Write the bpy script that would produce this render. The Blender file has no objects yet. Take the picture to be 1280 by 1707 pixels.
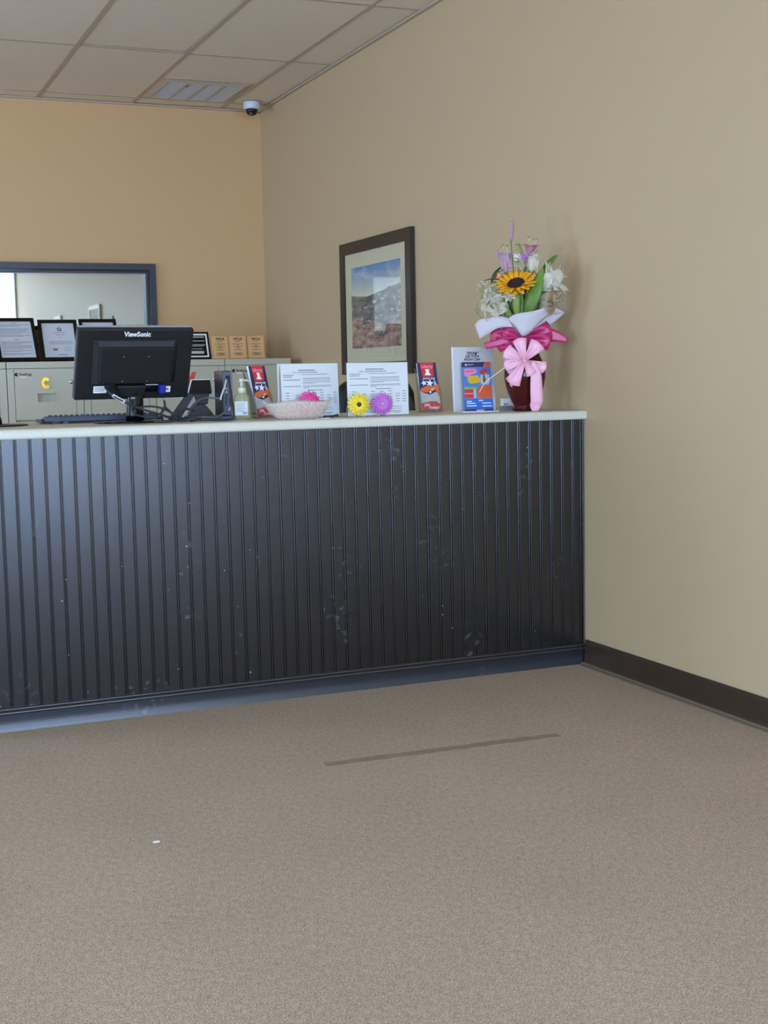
import bpy, bmesh, math, random
from mathutils import Vector, Matrix, Quaternion
random.seed(7)
C = bpy.context.scene
COL = C.collection
PI = math.pi

# ------------------------------------------------------------------ camera
cam_d = bpy.data.cameras.new('camera')
cam_d.sensor_fit = 'VERTICAL'
cam_d.sensor_height = 36.0
cam_d.lens = 36.0 * 2221.5 / 1707.0
cam_d.clip_start = 0.05
cam = bpy.data.objects.new('camera', cam_d)
COL.objects.link(cam)
yaw, pitch, roll = 0.4016, -0.1015, -0.0204
fw = Vector((math.sin(yaw) * math.cos(pitch), math.cos(yaw) * math.cos(pitch), math.sin(pitch)))
r0 = Vector((math.cos(yaw), -math.sin(yaw), 0)); u0 = r0.cross(fw)
rt = r0 * math.cos(roll) + u0 * math.sin(roll)
up = -r0 * math.sin(roll) + u0 * math.cos(roll)
M = Matrix((rt, up, -fw)).transposed().to_4x4()
M.translation = Vector((-2.9465, -4.7894, 1.2275))
cam.matrix_world = M
C.camera = cam

# ------------------------------------------------------------------ sky and daylight
W = bpy.data.worlds.new('overcast_sky'); C.world = W
W.use_nodes = True
wn = W.node_tree
bg = wn.nodes['Background']
bg.inputs['Color'].default_value = (0.66, 0.89, 1.34, 1)
bg.inputs['Strength'].default_value = 3.2
def portal(name, loc, rot, sx, sy):
    l = bpy.data.lights.new(name, 'AREA'); l.shape = 'RECTANGLE'; l.size = sx; l.size_y = sy
    l.cycles.is_portal = True
    o = bpy.data.objects.new(name, l); o.location = loc; o.rotation_euler = rot; COL.objects.link(o)
portal('daylight_opening_front', (-3.25, -7.99, 1.5), (PI / 2, 0, 0), 6.5, 2.9)
portal('daylight_opening_side', (-6.59, -2.2, 1.35), (PI / 2, 0, -PI / 2), 1.7, 2.1)
portal('daylight_opening_rear', (-6.59, 1.8, 1.35), (PI / 2, 0, -PI / 2), 1.7, 2.1)
C.view_settings.view_transform = 'Standard'
C.view_settings.look = 'None'
C.view_settings.gamma = 1
C.view_settings.use_curve_mapping = False
C.view_settings.exposure = 2.03
C.cycles.max_bounces = 10
C.cycles.diffuse_bounces = 6
C.cycles.transparent_max_bounces = 16

# ------------------------------------------------------------------ helpers
def lin(c):
    return tuple((v / 255 / 12.92) if v / 255 <= 0.04045 else ((v / 255 + 0.055) / 1.055) ** 2.4 for v in c)

def mat(name, rgb, rough=0.5, metal=0.0, spec=0.5, var=0.0, vscale=30.0, bump=0.0, bscale=200.0, coat=0.0, sub=0.0, trans=0.0, ior=1.45, alpha=1.0, srgb=True):
    m = bpy.data.materials.new(name); m.use_nodes = True
    nt = m.node_tree; b = nt.nodes['Principled BSDF']
    col = lin(rgb) if srgb else rgb
    b.inputs['Base Color'].default_value = (*col, 1)
    b.inputs['Roughness'].default_value = rough
    b.inputs['Metallic'].default_value = metal
    b.inputs['Specular IOR Level'].default_value = spec
    b.inputs['Coat Weight'].default_value = coat
    b.inputs['Coat Roughness'].default_value = max(0.03, rough)
    b.inputs['Transmission Weight'].default_value = trans
    b.inputs['IOR'].default_value = ior
    b.inputs['Alpha'].default_value = alpha
    tc = nt.nodes.new('ShaderNodeTexCoord')
    if var > 0:
        n = nt.nodes.new('ShaderNodeTexNoise'); n.inputs['Scale'].default_value = vscale; n.inputs['Detail'].default_value = 4
        nt.links.new(tc.outputs['Object'], n.inputs['Vector'])
        mx = nt.nodes.new('ShaderNodeMix'); mx.data_type = 'RGBA'
        mx.inputs['A'].default_value = (*[max(0, v * (1 - var)) for v in col], 1)
        mx.inputs['B'].default_value = (*[min(1, v * (1 + var)) for v in col], 1)
        nt.links.new(n.outputs['Fac'], mx.inputs['Factor'])
        nt.links.new(mx.outputs['Result'], b.inputs['Base Color'])
    if bump > 0:
        n2 = nt.nodes.new('ShaderNodeTexNoise'); n2.inputs['Scale'].default_value = bscale; n2.inputs['Detail'].default_value = 3
        nt.links.new(tc.outputs['Object'], n2.inputs['Vector'])
        bp = nt.nodes.new('ShaderNodeBump'); bp.inputs['Strength'].default_value = bump; bp.inputs['Distance'].default_value = 0.002
        nt.links.new(n2.outputs['Fac'], bp.inputs['Height'])
        nt.links.new(bp.outputs['Normal'], b.inputs['Normal'])
    return m

def grad_mat(name, stops, axis='Z', lo=0.0, hi=1.0, rough=0.6, trans_mix=0.25, coord='Object', noise=0.0):
    """colour ramp along one local axis of a thing (petals, leaves)"""
    m = bpy.data.materials.new(name); m.use_nodes = True
    nt = m.node_tree; b = nt.nodes['Principled BSDF']; b.inputs['Roughness'].default_value = rough
    tc = nt.nodes.new('ShaderNodeTexCoord'); sep = nt.nodes.new('ShaderNodeSeparateXYZ')
    nt.links.new(tc.outputs[coord], sep.inputs[0])
    mr = nt.nodes.new('ShaderNodeMapRange'); mr.inputs['From Min'].default_value = lo; mr.inputs['From Max'].default_value = hi
    nt.links.new(sep.outputs[axis], mr.inputs['Value'])
    cr = nt.nodes.new('ShaderNodeValToRGB')
    while len(cr.color_ramp.elements) < len(stops): cr.color_ramp.elements.new(0.5)
    for e, (p, c) in zip(cr.color_ramp.elements, stops):
        e.position = p; e.color = (*lin(c), 1)
    nt.links.new(mr.outputs[0], cr.inputs['Fac'])
    nt.links.new(cr.outputs['Color'], b.inputs['Base Color'])
    if trans_mix > 0:
        tr = nt.nodes.new('ShaderNodeBsdfTranslucent'); nt.links.new(cr.outputs['Color'], tr.inputs['Color'])
        ms = nt.nodes.new('ShaderNodeMixShader'); ms.inputs[0].default_value = trans_mix
        nt.links.new(b.outputs[0], ms.inputs[1]); nt.links.new(tr.outputs[0], ms.inputs[2])
        nt.links.new(ms.outputs[0], nt.nodes['Material Output'].inputs['Surface'])
    return m

def thin_glass(name, tint=(1, 1, 1), reflect=0.08, rough=0.0):
    m = bpy.data.materials.new(name); m.use_nodes = True
    nt = m.node_tree; nt.nodes.remove(nt.nodes['Principled BSDF'])
    t = nt.nodes.new('ShaderNodeBsdfTransparent'); t.inputs['Color'].default_value = (*tint, 1)
    g = nt.nodes.new('ShaderNodeBsdfGlossy'); g.inputs['Roughness'].default_value = rough
    ms = nt.nodes.new('ShaderNodeMixShader'); ms.inputs[0].default_value = reflect
    nt.links.new(t.outputs[0], ms.inputs[1]); nt.links.new(g.outputs[0], ms.inputs[2])
    nt.links.new(ms.outputs[0], nt.nodes['Material Output'].inputs['Surface'])
    return m

def link(name, me, m=None, parent=None, smooth=False, loc=None, rot=None):
    if m is not None and not me.materials: me.materials.append(m)
    if smooth:
        for p in me.polygons: p.use_smooth = True
    o = bpy.data.objects.new(name, me); COL.objects.link(o)
    if parent is not None: o.parent = parent
    if loc is not None: o.location = loc
    if rot is not None: o.rotation_euler = rot
    return o

def bm_obj(name, bm, m=None, parent=None, smooth=False, loc=None, rot=None):
    bmesh.ops.recalc_face_normals(bm, faces=bm.faces)
    me = bpy.data.meshes.new(name); bm.to_mesh(me); bm.free()
    return link(name, me, m, parent, smooth, loc, rot)

def add_box(bm, lo, hi, bevel=0.0, seg=2):
    vs = [bm.verts.new((x, y, z)) for x in (lo[0], hi[0]) for y in (lo[1], hi[1]) for z in (lo[2], hi[2])]
    fs = [(0, 1, 3, 2), (4, 6, 7, 5), (0, 4, 5, 1), (2, 3, 7, 6), (0, 2, 6, 4), (1, 5, 7, 3)]
    faces = [bm.faces.new([vs[i] for i in f]) for f in fs]
    if bevel > 0:
        ed = list({e for f in faces for e in f.edges})
        bmesh.ops.bevel(bm, geom=ed, offset=bevel, segments=seg, affect='EDGES', profile=0.5)

def box(name, lo, hi, m, parent=None, bevel=0.0, seg=2, smooth=False, loc=None, rot=None):
    bm = bmesh.new(); add_box(bm, lo, hi, bevel, seg)
    return bm_obj(name, bm, m, parent, smooth, loc, rot)

def add_lathe(bm, prof, n=32, centre=(0, 0, 0), close=True):
    rings = []
    cx, cy, cz = centre
    for r, z in prof:
        if r < 1e-6:
            rings.append([bm.verts.new((cx, cy, cz + z))])
        else:
            rings.append([bm.verts.new((cx + r * math.cos(2 * PI * i / n), cy + r * math.sin(2 * PI * i / n), cz + z)) for i in range(n)])
    for a, b in zip(rings, rings[1:]):
        for i in range(n):
            j = (i + 1) % n
            if len(a) == 1 and len(b) == 1: continue
            if len(a) == 1: bm.faces.new((a[0], b[i], b[j]))
            elif len(b) == 1: bm.faces.new((a[i], b[0], a[j]))
            else: bm.faces.new((a[i], b[i], b[j], a[j]))
    if close:
        for rg, flip in ((rings[0], True), (rings[-1], False)):
            if len(rg) > 2: bm.faces.new(rg[::-1] if flip else rg)

def lathe(name, prof, m, parent=None, n=32, smooth=True, loc=None, rot=None, centre=(0, 0, 0), close=True):
    bm = bmesh.new(); add_lathe(bm, prof, n, centre, close)
    o = bm_obj(name, bm, m, parent, smooth, loc, rot)
    return o

def add_tube(bm, pts, r, n=8, taper=None, cap=True):
    pts = [Vector(p) for p in pts]
    rings = []
    ref = Vector((0, 0, 1))
    prev = None
    for i, p in enumerate(pts):
        t = (pts[min(i + 1, len(pts) - 1)] - pts[max(i - 1, 0)]).normalized()
        if prev is None:
            a = t.orthogonal().normalized()
        else:
            a = (prev - t * prev.dot(t))
            a = a.normalized() if a.length > 1e-6 else t.orthogonal().normalized()
        prev = a; b = t.cross(a)
        rr = r if taper is None else r * taper[min(i, len(taper) - 1)]
        rings.append([bm.verts.new(p + (a * math.cos(2 * PI * k / n) + b * math.sin(2 * PI * k / n)) * rr) for k in range(n)])
    for a, b in zip(rings, rings[1:]):
        for k in range(n):
            j = (k + 1) % n
            bm.faces.new((a[k], b[k], b[j], a[j]))
    if cap:
        bm.faces.new(rings[0][::-1]); bm.faces.new(rings[-1])

def spline(pts, per=8):
    pts = [Vector(p) for p in pts]
    P = [pts[0]] + pts + [pts[-1]]
    out = []
    for i in range(1, len(P) - 2):
        a, b, c, d = P[i - 1], P[i], P[i + 1], P[i + 2]
        for k in range(per):
            t = k / per
            out.append(0.5 * ((2 * b) + (c - a) * t + (2 * a - 5 * b + 4 * c - d) * t * t + (3 * b - a - 3 * c + d) * t ** 3))
    out.append(pts[-1])
    return out

def tube(name, pts, r, m, parent=None, n=8, per=8, taper=None):
    bm = bmesh.new(); add_tube(bm, spline(pts, per) if per > 1 else pts, r, n, taper)
    return bm_obj(name, bm, m, parent, True)

def add_prism(bm, poly, d0, d1, axis='y'):
    """poly in (x,z) extruded along y from d0 to d1 (axis 'y'), or (x,y) along z, or (y,z) along x"""
    def mk(a, b, d):
        return (a, d, b) if axis == 'y' else ((a, b, d) if axis == 'z' else (d, a, b))
    v0 = [bm.verts.new(mk(a, b, d0)) for a, b in poly]; v1 = [bm.verts.new(mk(a, b, d1)) for a, b in poly]
    n = len(poly)
    for i in range(n):
        j = (i + 1) % n
        bm.faces.new((v0[i], v0[j], v1[j], v1[i]))
    bm.faces.new(v0[::-1]); bm.faces.new(v1)

def prism(name, poly, d0, d1, m, parent=None, axis='y', bevel=0.0, smooth=False, loc=None, rot=None):
    bm = bmesh.new(); add_prism(bm, poly, d0, d1, axis)
    if bevel > 0: bmesh.ops.bevel(bm, geom=list(bm.edges), offset=bevel, segments=2, affect='EDGES', profile=0.5)
    return bm_obj(name, bm, m, parent, smooth, loc, rot)

def sheet(name, grid, m, parent=None, thick=0.0012, smooth=True, loc=None, rot=None):
    """grid of points (rows of equal length) as a surface with real thickness"""
    P = [[Vector(p) for p in row] for row in grid]
    nr, nc = len(P), len(P[0])
    bm = bmesh.new()
    F_, B_ = [], []
    for i in range(nr):
        fr, br = [], []
        for j in range(nc):
            du = P[i][min(j + 1, nc - 1)] - P[i][max(j - 1, 0)]; dv = P[min(i + 1, nr - 1)][j] - P[max(i - 1, 0)][j]
            n = du.cross(dv)
            if n.length < 1e-12:
                ii = i - 1 if i > nr // 2 else i + 1
                du = P[ii][min(j + 1, nc - 1)] - P[ii][max(j - 1, 0)]; n = du.cross(dv)
            n = n.normalized() * thick / 2 if n.length > 1e-12 else Vector((0, thick / 2, 0))
            fr.append(bm.verts.new(P[i][j] + n)); br.append(bm.verts.new(P[i][j] - n))
        F_.append(fr); B_.append(br)
    for i in range(nr - 1):
        for j in range(nc - 1):
            bm.faces.new((F_[i][j], F_[i][j + 1], F_[i + 1][j + 1], F_[i + 1][j])); bm.faces.new((B_[i][j], B_[i + 1][j], B_[i + 1][j + 1], B_[i][j + 1]))
    for i in range(nr - 1):
        for j in (0, nc - 1): bm.faces.new((F_[i][j], F_[i + 1][j], B_[i + 1][j], B_[i][j]))
    for j in range(nc - 1):
        for i in (0, nr - 1): bm.faces.new((F_[i][j], B_[i][j], B_[i][j + 1], F_[i][j + 1]))
    return bm_obj(name, bm, m, parent, smooth, loc, rot)

def frame_ring(bm, x0, z0, x1, z1, w, y0, y1, wt=None, wb=None):
    """four mitred bars of a rectangular frame in the x-z plane"""
    wt = w if wt is None else wt; wb = w if wb is None else wb
    o = [(x0, z0), (x1, z0), (x1, z1), (x0, z1)]
    i = [(x0 + w, z0 + wb), (x1 - w, z0 + wb), (x1 - w, z1 - wt), (x0 + w, z1 - wt)]
    A = [[bm.verts.new((p[0], y, p[1])) for p in q] for q in (o, i) for y in (y0, y1)]
    oo0, oo1, ii0, ii1 = A
    for k in range(4):
        j = (k + 1) % 4
        bm.faces.new((oo0[k], oo0[j], ii0[j], ii0[k])); bm.faces.new((oo1[j], oo1[k], ii1[k], ii1[j]))
        bm.faces.new((oo0[j], oo0[k], oo1[k], oo1[j])); bm.faces.new((ii0[k], ii0[j], ii1[j], ii1[k]))

def text(name, s, size, m, parent=None, loc=(0, 0, 0), rot=(PI / 2, 0, 0), ext=0.0004, bold=0.0, shear=0.0, align='CENTER', width=None, spacing=1.0):
    cu = bpy.data.curves.new(name, 'FONT'); cu.body = s; cu.size = size; cu.extrude = ext; cu.offset = bold; cu.shear = shear
    cu.align_x = align; cu.align_y = 'CENTER'; cu.resolution_u = 2; cu.space_character = spacing
    t = bpy.data.objects.new(name, cu)
    me = bpy.data.meshes.new_from_object(t)
    bpy.data.objects.remove(t); bpy.data.curves.remove(cu)
    if width:
        xs = [v.co.x for v in me.vertices]; k = width / max(1e-6, max(xs) - min(xs))
        for v in me.vertices: v.co.x *= k
    o = link(name, me, m, parent, False, loc, rot)
    return o

def as_words(rects):
    out = []
    for x0, z0, x1, z1 in rects:
        if x1 - x0 < 0.02 or z1 - z0 > 0.006: out.append((x0, z0, x1, z1)); continue
        x = x0
        while x < x1 - 0.001:
            wv = random.uniform(0.004, 0.011); e = min(x1, x + wv); out.append((x, z0, e, z1)); x = e + 0.0014
    return out
def prints(name, rects, m, parent, y=-0.0004, t=0.0003):
    """flat printed bars: (x0, z0, x1, z1) on a sheet facing -y"""
    bm = bmesh.new()
    if 'lettering' in name: rects = as_words(rects)
    for x0, z0, x1, z1 in rects: add_box(bm, (x0, y - t, z0), (x1, y, z1))
    return bm_obj(name, bm, m, parent)

def thing(name, label, cat, loc=(0, 0, 0), rz=0.0, group=None, rot=None):
    o = bpy.data.objects.new(name, None); COL.objects.link(o); o.empty_display_size = 0.05
    o.location = loc; o.rotation_euler = rot if rot else (0, 0, rz)
    o['label'] = label; o['category'] = cat
    if group: o['group'] = group
    return o

def tag(o, label, cat, group=None):
    o['label'] = label; o['category'] = cat
    if group: o['group'] = group
    return o

def struct(o):
    o['kind'] = 'structure'; return o

def stuff(o):
    o['kind'] = 'stuff'; return o

def copy_tree(o, parent=None):
    c = o.copy(); COL.objects.link(c)
    if parent is not None:
        c.parent = parent; c.matrix_parent_inverse = o.matrix_parent_inverse.copy()
    for ch in o.children: copy_tree(ch, c)
    return c

# ------------------------------------------------------------------ materials
M_wall_r = mat('beige_wall_paint', (195, 173, 135), 0.42, var=0.02, vscale=3, bump=0.12, bscale=90, spec=0.35)
M_wall_b = mat('tan_wall_paint', (212, 172, 122), 0.55, var=0.02, vscale=3, bump=0.12, bscale=90, spec=0.3)
M_ceil = mat('ceiling_tile_white', (226, 212, 190), 0.9, var=0.03, vscale=14, bump=0.35, bscale=420, spec=0.2)
M_tbar = mat('ceiling_grid_enamel', (182, 166, 146), 0.5)
M_black = mat('black_plastic', (22, 22, 25), 0.42, bump=0.15, bscale=900)
M_gloss = mat('gloss_black_plastic', (10, 10, 12), 0.12)
M_dkcase = mat('dark_grey_case', (38, 38, 40), 0.3)
M_slate = mat('slate_blue_grey_plastic', (66, 74, 90), 0.4)
M_white = mat('white_paper', (240, 241, 242), 0.6)
M_ink = mat('black_ink', (38, 38, 42), 0.7)
M_greyink = mat('grey_ink', (112, 116, 124), 0.7)
M_cab = mat('putty_enamel', (194, 190, 166), 0.38, bump=0.05, bscale=300)
M_cabdark = mat('cabinet_gap', (60, 60, 54), 0.6)
M_brass = mat('brass', (206, 164, 52), 0.22, metal=1.0)
M_chrome = mat('chrome', (200, 202, 205), 0.2, metal=1.0)
M_brown = mat('dark_brown_wood', (50, 38, 30), 0.38, var=0.15, vscale=8)
M_base = mat('brown_vinyl_base', (60, 46, 34), 0.4, var=0.1, vscale=20)
M_acr = thin_glass('clear_acrylic', (0.97, 0.98, 0.98), 0.06)
M_red = mat('red_print', (214, 60, 48), 0.5)
M_navy = mat('navy_print', (52, 50, 92), 0.5)
M_orange = mat('orange_print', (226, 104, 52), 0.5)
M_palegrey = mat('pale_grey_print', (196, 194, 196), 0.5)
M_pink_t = mat('pink_print', (236, 140, 170), 0.5)

# panel paint: dark brown-black semi-gloss with scuffs
def panel_mat(name='counter_panel_paint', base=(21, 16, 13), rough=0.25):
    m = mat(name, base, rough, bump=0.07, bscale=120, spec=0.7, coat=0.25)
    nt = m.node_tree; b = nt.nodes['Principled BSDF']
    tc = nt.nodes.new('ShaderNodeTexCoord'); geo = nt.nodes.new('ShaderNodeNewGeometry')
    n1 = nt.nodes.new('ShaderNodeTexNoise'); n1.inputs['Scale'].default_value = 5; n1.inputs['Detail'].default_value = 4
    n2 = nt.nodes.new('ShaderNodeTexNoise'); n2.inputs['Scale'].default_value = 38; n2.inputs['Detail'].default_value = 6
    vo = nt.nodes.new('ShaderNodeTexVoronoi'); vo.inputs['Scale'].default_value = 16
    for n in (n1, n2, vo): nt.links.new(geo.outputs['Position'], n.inputs['Vector'])
    def rng(src, a, b2):
        q = nt.nodes.new('ShaderNodeMapRange'); q.inputs['From Min'].default_value = a; q.inputs['From Max'].default_value = b2; nt.links.new(src, q.inputs[0]); return q.outputs[0]
    def mth(op, a, b2):
        q = nt.nodes.new('ShaderNodeMath'); q.operation = op
        for k, v in enumerate((a, b2)):
            if isinstance(v, (int, float)): q.inputs[k].default_value = v
            else: nt.links.new(v, q.inputs[k])
        return q.outputs[0]
    # dusty smudges in patches, and small pale nicks
    smudge = mth('MULTIPLY', mth('MULTIPLY', rng(n1.outputs['Fac'], 0.55, 0.68), rng(n2.outputs['Fac'], 0.54, 0.70)), 0.2)
    nick = mth('MULTIPLY', mth('LESS_THAN', vo.outputs['Distance'], 0.045), rng(n2.outputs['Fac'], 0.50, 0.56))
    mx = nt.nodes.new('ShaderNodeMix'); mx.data_type = 'RGBA'
    mx.inputs['A'].default_value = (*lin(base), 1); mx.inputs['B'].default_value = (*lin((150, 150, 158)), 1)
    nt.links.new(mth('MAXIMUM', smudge, nick), mx.inputs['Factor'])
    nt.links.new(mx.outputs['Result'], b.inputs['Base Color'])
    return m
M_panel = panel_mat()
M_kick = panel_mat('kickboard_paint', (26, 26, 31), 0.3)
M_mould = mat('glossy_moulding_paint', (34, 33, 36), 0.22, spec=0.9, coat=0.5)
M_top = mat('putty_laminate', (204, 202, 184), 0.4, var=0.05, vscale=60)

# carpet: brown-grey loop pile with fine speckle
def carpet_mat():
    m = bpy.data.materials.new('brown_carpet'); m.use_nodes = True
    nt = m.node_tree; b = nt.nodes['Principled BSDF']; b.inputs['Roughness'].default_value = 0.95; b.inputs['Specular IOR Level'].default_value = 0.1
    tc = nt.nodes.new('ShaderNodeTexCoord')
    mp = nt.nodes.new('ShaderNodeMapping'); mp.inputs['Rotation'].default_value = (0, 0, 0.5); mp.inputs['Scale'].default_value = (1.0, 0.6, 1)
    nt.links.new(tc.outputs['Object'], mp.inputs['Vector'])
    n1 = nt.nodes.new('ShaderNodeTexNoise'); n1.inputs['Scale'].default_value = 290; n1.inputs['Detail'].default_value = 4; n1.inputs['Roughness'].default_value = 0.8
    n2 = nt.nodes.new('ShaderNodeTexNoise'); n2.inputs['Scale'].default_value = 2.2; n2.inputs['Detail'].default_value = 3
    n3 = nt.nodes.new('ShaderNodeTexNoise'); n3.inputs['Scale'].default_value = 70; n3.inputs['Detail'].default_value = 2
    for n in (n1, n3): nt.links.new(mp.outputs[0], n.inputs['Vector'])
    nt.links.new(tc.outputs['Object'], n2.inputs['Vector'])
    cr = nt.nodes.new('ShaderNodeValToRGB')
    e = cr.color_ramp.elements
    e[0].position = 0.34; e[0].color = (*lin((112, 97, 82)), 1)
    e[1].position = 0.68; e[1].color = (*lin((224, 206, 182)), 1)
    x = cr.color_ramp.elements.new(0.5); x.color = (*lin((176, 157, 134)), 1)
    av = nt.nodes.new('ShaderNodeMix'); av.data_type = 'FLOAT'; av.inputs['Factor'].default_value = 0.12
    nt.links.new(n1.outputs['Fac'], av.inputs['A']); nt.links.new(n3.outputs['Fac'], av.inputs['B'])
    nt.links.new(av.outputs['Result'], cr.inputs['Fac'])
    mx = nt.nodes.new('ShaderNodeMix'); mx.data_type = 'RGBA'; mx.blend_type = 'MULTIPLY'; mx.inputs['Factor'].default_value = 1
    mr = nt.nodes.new('ShaderNodeMapRange'); mr.inputs['To Min'].default_value = 0.9; mr.inputs['To Max'].default_value = 1.1
    nt.links.new(n2.outputs['Fac'], mr.inputs[0])
    cmb = nt.nodes.new('ShaderNodeCombineColor')
    for k in range(3): nt.links.new(mr.outputs[0], cmb.inputs[k])
    nt.links.new(cr.outputs['Color'], mx.inputs['A']); nt.links.new(cmb.outputs[0], mx.inputs['B'])
    nt.links.new(mx.outputs['Result'], b.inputs['Base Color'])
    bp = nt.nodes.new('ShaderNodeBump'); bp.inputs['Strength'].default_value = 0.5; bp.inputs['Distance'].default_value = 0.004
    nt.links.new(n1.outputs['Fac'], bp.inputs['Height']); nt.links.new(bp.outputs[0], b.inputs['Normal'])
    return m
M_carpet = carpet_mat()

# ------------------------------------------------------------------ room shell
CH = 3.0594      # ceiling height
XL, YF, YB = -6.5, -7.9, 4.19
struct(box('floor', (XL - 0.2, YF - 0.1, -0.1), (0.15, YB + 0.15, 0.0), M_carpet))
struct(box('wall_right', (0.0, YF - 0.1, 0.0), (0.15, YB + 0.15, CH + 0.15), M_wall_r))
struct(box('wall_back', (XL - 0.2, YB, 0.0), (0.0, YB + 0.15, CH + 0.15), M_wall_b))
# left wall with two side windows: piers, sills and headers
bm = bmesh.new()
for a, b_ in ((YF - 0.1, -3.05), (-1.35, 0.95), (2.65, YB)): add_box(bm, (XL - 0.15, a, 0), (XL, b_, CH + 0.15))
for a in (-3.05, 0.95):
    add_box(bm, (XL - 0.15, a, 0), (XL, a + 1.7, 0.3)); add_box(bm, (XL - 0.15, a, 2.4), (XL, a + 1.7, CH + 0.15))
struct(bm_obj('wall_left', bm, M_wall_r))
# shop front: header and kerb, mullions, panes
M_alu = mat('bronze_aluminium', (60, 54, 50), 0.35, metal=0.6)
M_pane = thin_glass('window_glass', (0.95, 0.97, 0.97), 0.07)
bm = bmesh.new(); add_box(bm, (XL, YF - 0.1, 2.95), (0, YF, CH + 0.15)); add_box(bm, (XL, YF - 0.1, 0), (0, YF, 0.08))
struct(bm_obj('wall_front', bm, M_wall_r))
for i in range(4):
    x0 = XL + i * 6.5 / 4; x1 = x0 + 6.5 / 4
    f = bmesh.new(); frame_ring(f, x0, 0.08, x1, 2.95, 0.03, YF - 0.08, YF - 0.02)
    w = struct(bm_obj('window_%d' % (i + 1), f, M_alu))
    box('pane', (x0 + 0.03, YF - 0.054, 0.11), (x1 - 0.03, YF - 0.046, 2.92), M_pane, w)
for i in range(2):
    y0 = -3.05 + i * 4.0
    f = bmesh.new(); frame_ring(f, 0, 0.3, 1.7, 2.4, 0.05, -0.03, 0.03)
    w = struct(bm_obj('window_%d' % (i + 5), f, M_alu, None, False, (XL - 0.08, y0, 0), (0, 0, PI / 2)))
    box('pane', (0.05, -0.004, 0.35), (1.65, 0.004, 2.35), M_pane, w)
# pavement outside the shop front
struct(box('pavement', (-14, YF - 14, -0.2), (8, YF - 0.1, -0.02), mat('concrete', (196, 194, 190), 0.9, var=0.08, vscale=4)))

# ceiling: deck above, tiles as parts, grid runners as parts
deck = struct(box('ceiling', (XL, YF, CH + 0.10), (0, YB, CH + 0.15), M_ceil))
xs = [0.0] + [-0.2794 - i * 0.6142 for i in range(11)]
xs = [x for x in xs if x > XL + 0.05] + [XL]
ys = [YB]
y = 3.9874
while y > YF + 0.1:
    ys.append(y); y -= 1.2399
ys.append(YF)
tile_cache = {}
def tile(x1, x0, y1, y0):
    dx, dy = x1 - x0, y1 - y0
    key = (round(dx, 3), round(dy, 3))
    if key not in tile_cache:
        bm = bmesh.new(); g = 0.010
        add_box(bm, (g, g, 0.004), (dx - g, dy - g, 0.018))
        bmesh.ops.recalc_face_normals(bm, faces=bm.faces)
        me = bpy.data.meshes.new('ceiling_tile'); bm.to_mesh(me); bm.free(); me.materials.append(M_ceil)
        tile_cache[key] = me
    o = link('ceiling_tile', tile_cache[key], None, deck); o.location = (x0, y0, CH)
    o.rotation_euler = (random.uniform(-0.003, 0.003), random.uniform(-0.004, 0.004), 0)
VX0, VX1, VY0, VY1 = -0.2794 - 0.6142, -0.2794, 3.9874 - 0.6, 3.9874
for i in range(len(xs) - 1):
    for j in range(len(ys) - 1):
        if i == 1 and j == 1:
            tile(xs[i], xs[i + 1], VY0, ys[j + 1]); continue
        tile(xs[i], xs[i + 1], ys[j], ys[j + 1])
for x in xs[1:-1]: box('grid_runner', (x - 0.012, YF, CH - 0.001), (x + 0.012, YB, CH + 0.003), M_tbar, deck)
for y in ys[1:-1]: box('grid_tee', (XL, y - 0.012, CH - 0.0006), (0, y + 0.012, CH + 0.0034), M_tbar, deck)
box('grid_tee', (VX0, VY0 - 0.012, CH - 0.0006), (VX1, VY0 + 0.012, CH + 0.0034), M_tbar, deck)
struct(box('trim_1', (-0.022, YF, CH - 0.010), (0, YB, CH), M_tbar))
struct(box('trim_2', (XL, YB - 0.022, CH - 0.010), (0, YB, CH), M_tbar))

# vinyl base with coved toe on the side wall
prof = [(0, 0), (-0.026, 0), (-0.026, 0.003), (-0.016, 0.008), (-0.011, 0.02), (-0.009, 0.09), (-0.005, 0.104), (0, 0.104)]
struct(prism('baseboard_right', prof, YF, -0.014, M_base, None, 'y'))
toe = prism('cove_toe', [(-0.014, 0), (-0.048, 0), (-0.046, 0.003), (-0.0268, 0.005), (-0.0268, 0.0095), (-0.0165, 0.0095)], YF, -0.014, mat('dusty_grey_toe', (122, 106, 86), 0.8), bpy.data.objects['baseboard_right'], 'y')
struct(prism('baseboard_back', [(YB, 0), (YB - 0.02, 0), (YB - 0.009, 0.02), (YB - 0.008, 0.104), (YB, 0.104)], XL, -0.03, M_base, None, 'x'))

# one-way mirror window in the back wall
M_wframe = mat('window_frame_enamel', (50, 51, 58), 0.32)
M_wstop = mat('pale_green_stop', (176, 190, 182), 0.4)
WX0, WX1, WZ0, WZ1 = -3.3, -0.778, 1.02, 2.010
f = bmesh.new(); frame_ring(f, WX0, WZ0, WX1, WZ1, 0.042, YB - 0.035, YB + 0.0)
w7 = struct(bm_obj('window_7', f, M_wframe))
f = bmesh.new(); frame_ring(f, WX0 + 0.042, WZ0 + 0.042, WX1 - 0.042, WZ1 - 0.042, 0.012, YB - 0.012, YB + 0.0); bm_obj('inner_bead', f, M_gloss, w7)
f = bmesh.new(); frame_ring(f, WX0 + 0.054, WZ0 + 0.054, WX1 - 0.054, WZ1 - 0.054, 0.012, YB - 0.02, YB + 0.0); bm_obj('glazing_bead', f, M_wframe, w7)
f = bmesh.new(); frame_ring(f, WX0 + 0.066, WZ0 + 0.066, WX1 - 0.066, WZ1 - 0.066, 0.02, YB - 0.010, YB + 0.0, wt=0.004); bm_obj('glass_edge', f, M_wstop, w7)
M_mirror = mat('one_way_glass', (152, 147, 131), 0.02, metal=1.0)
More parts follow.
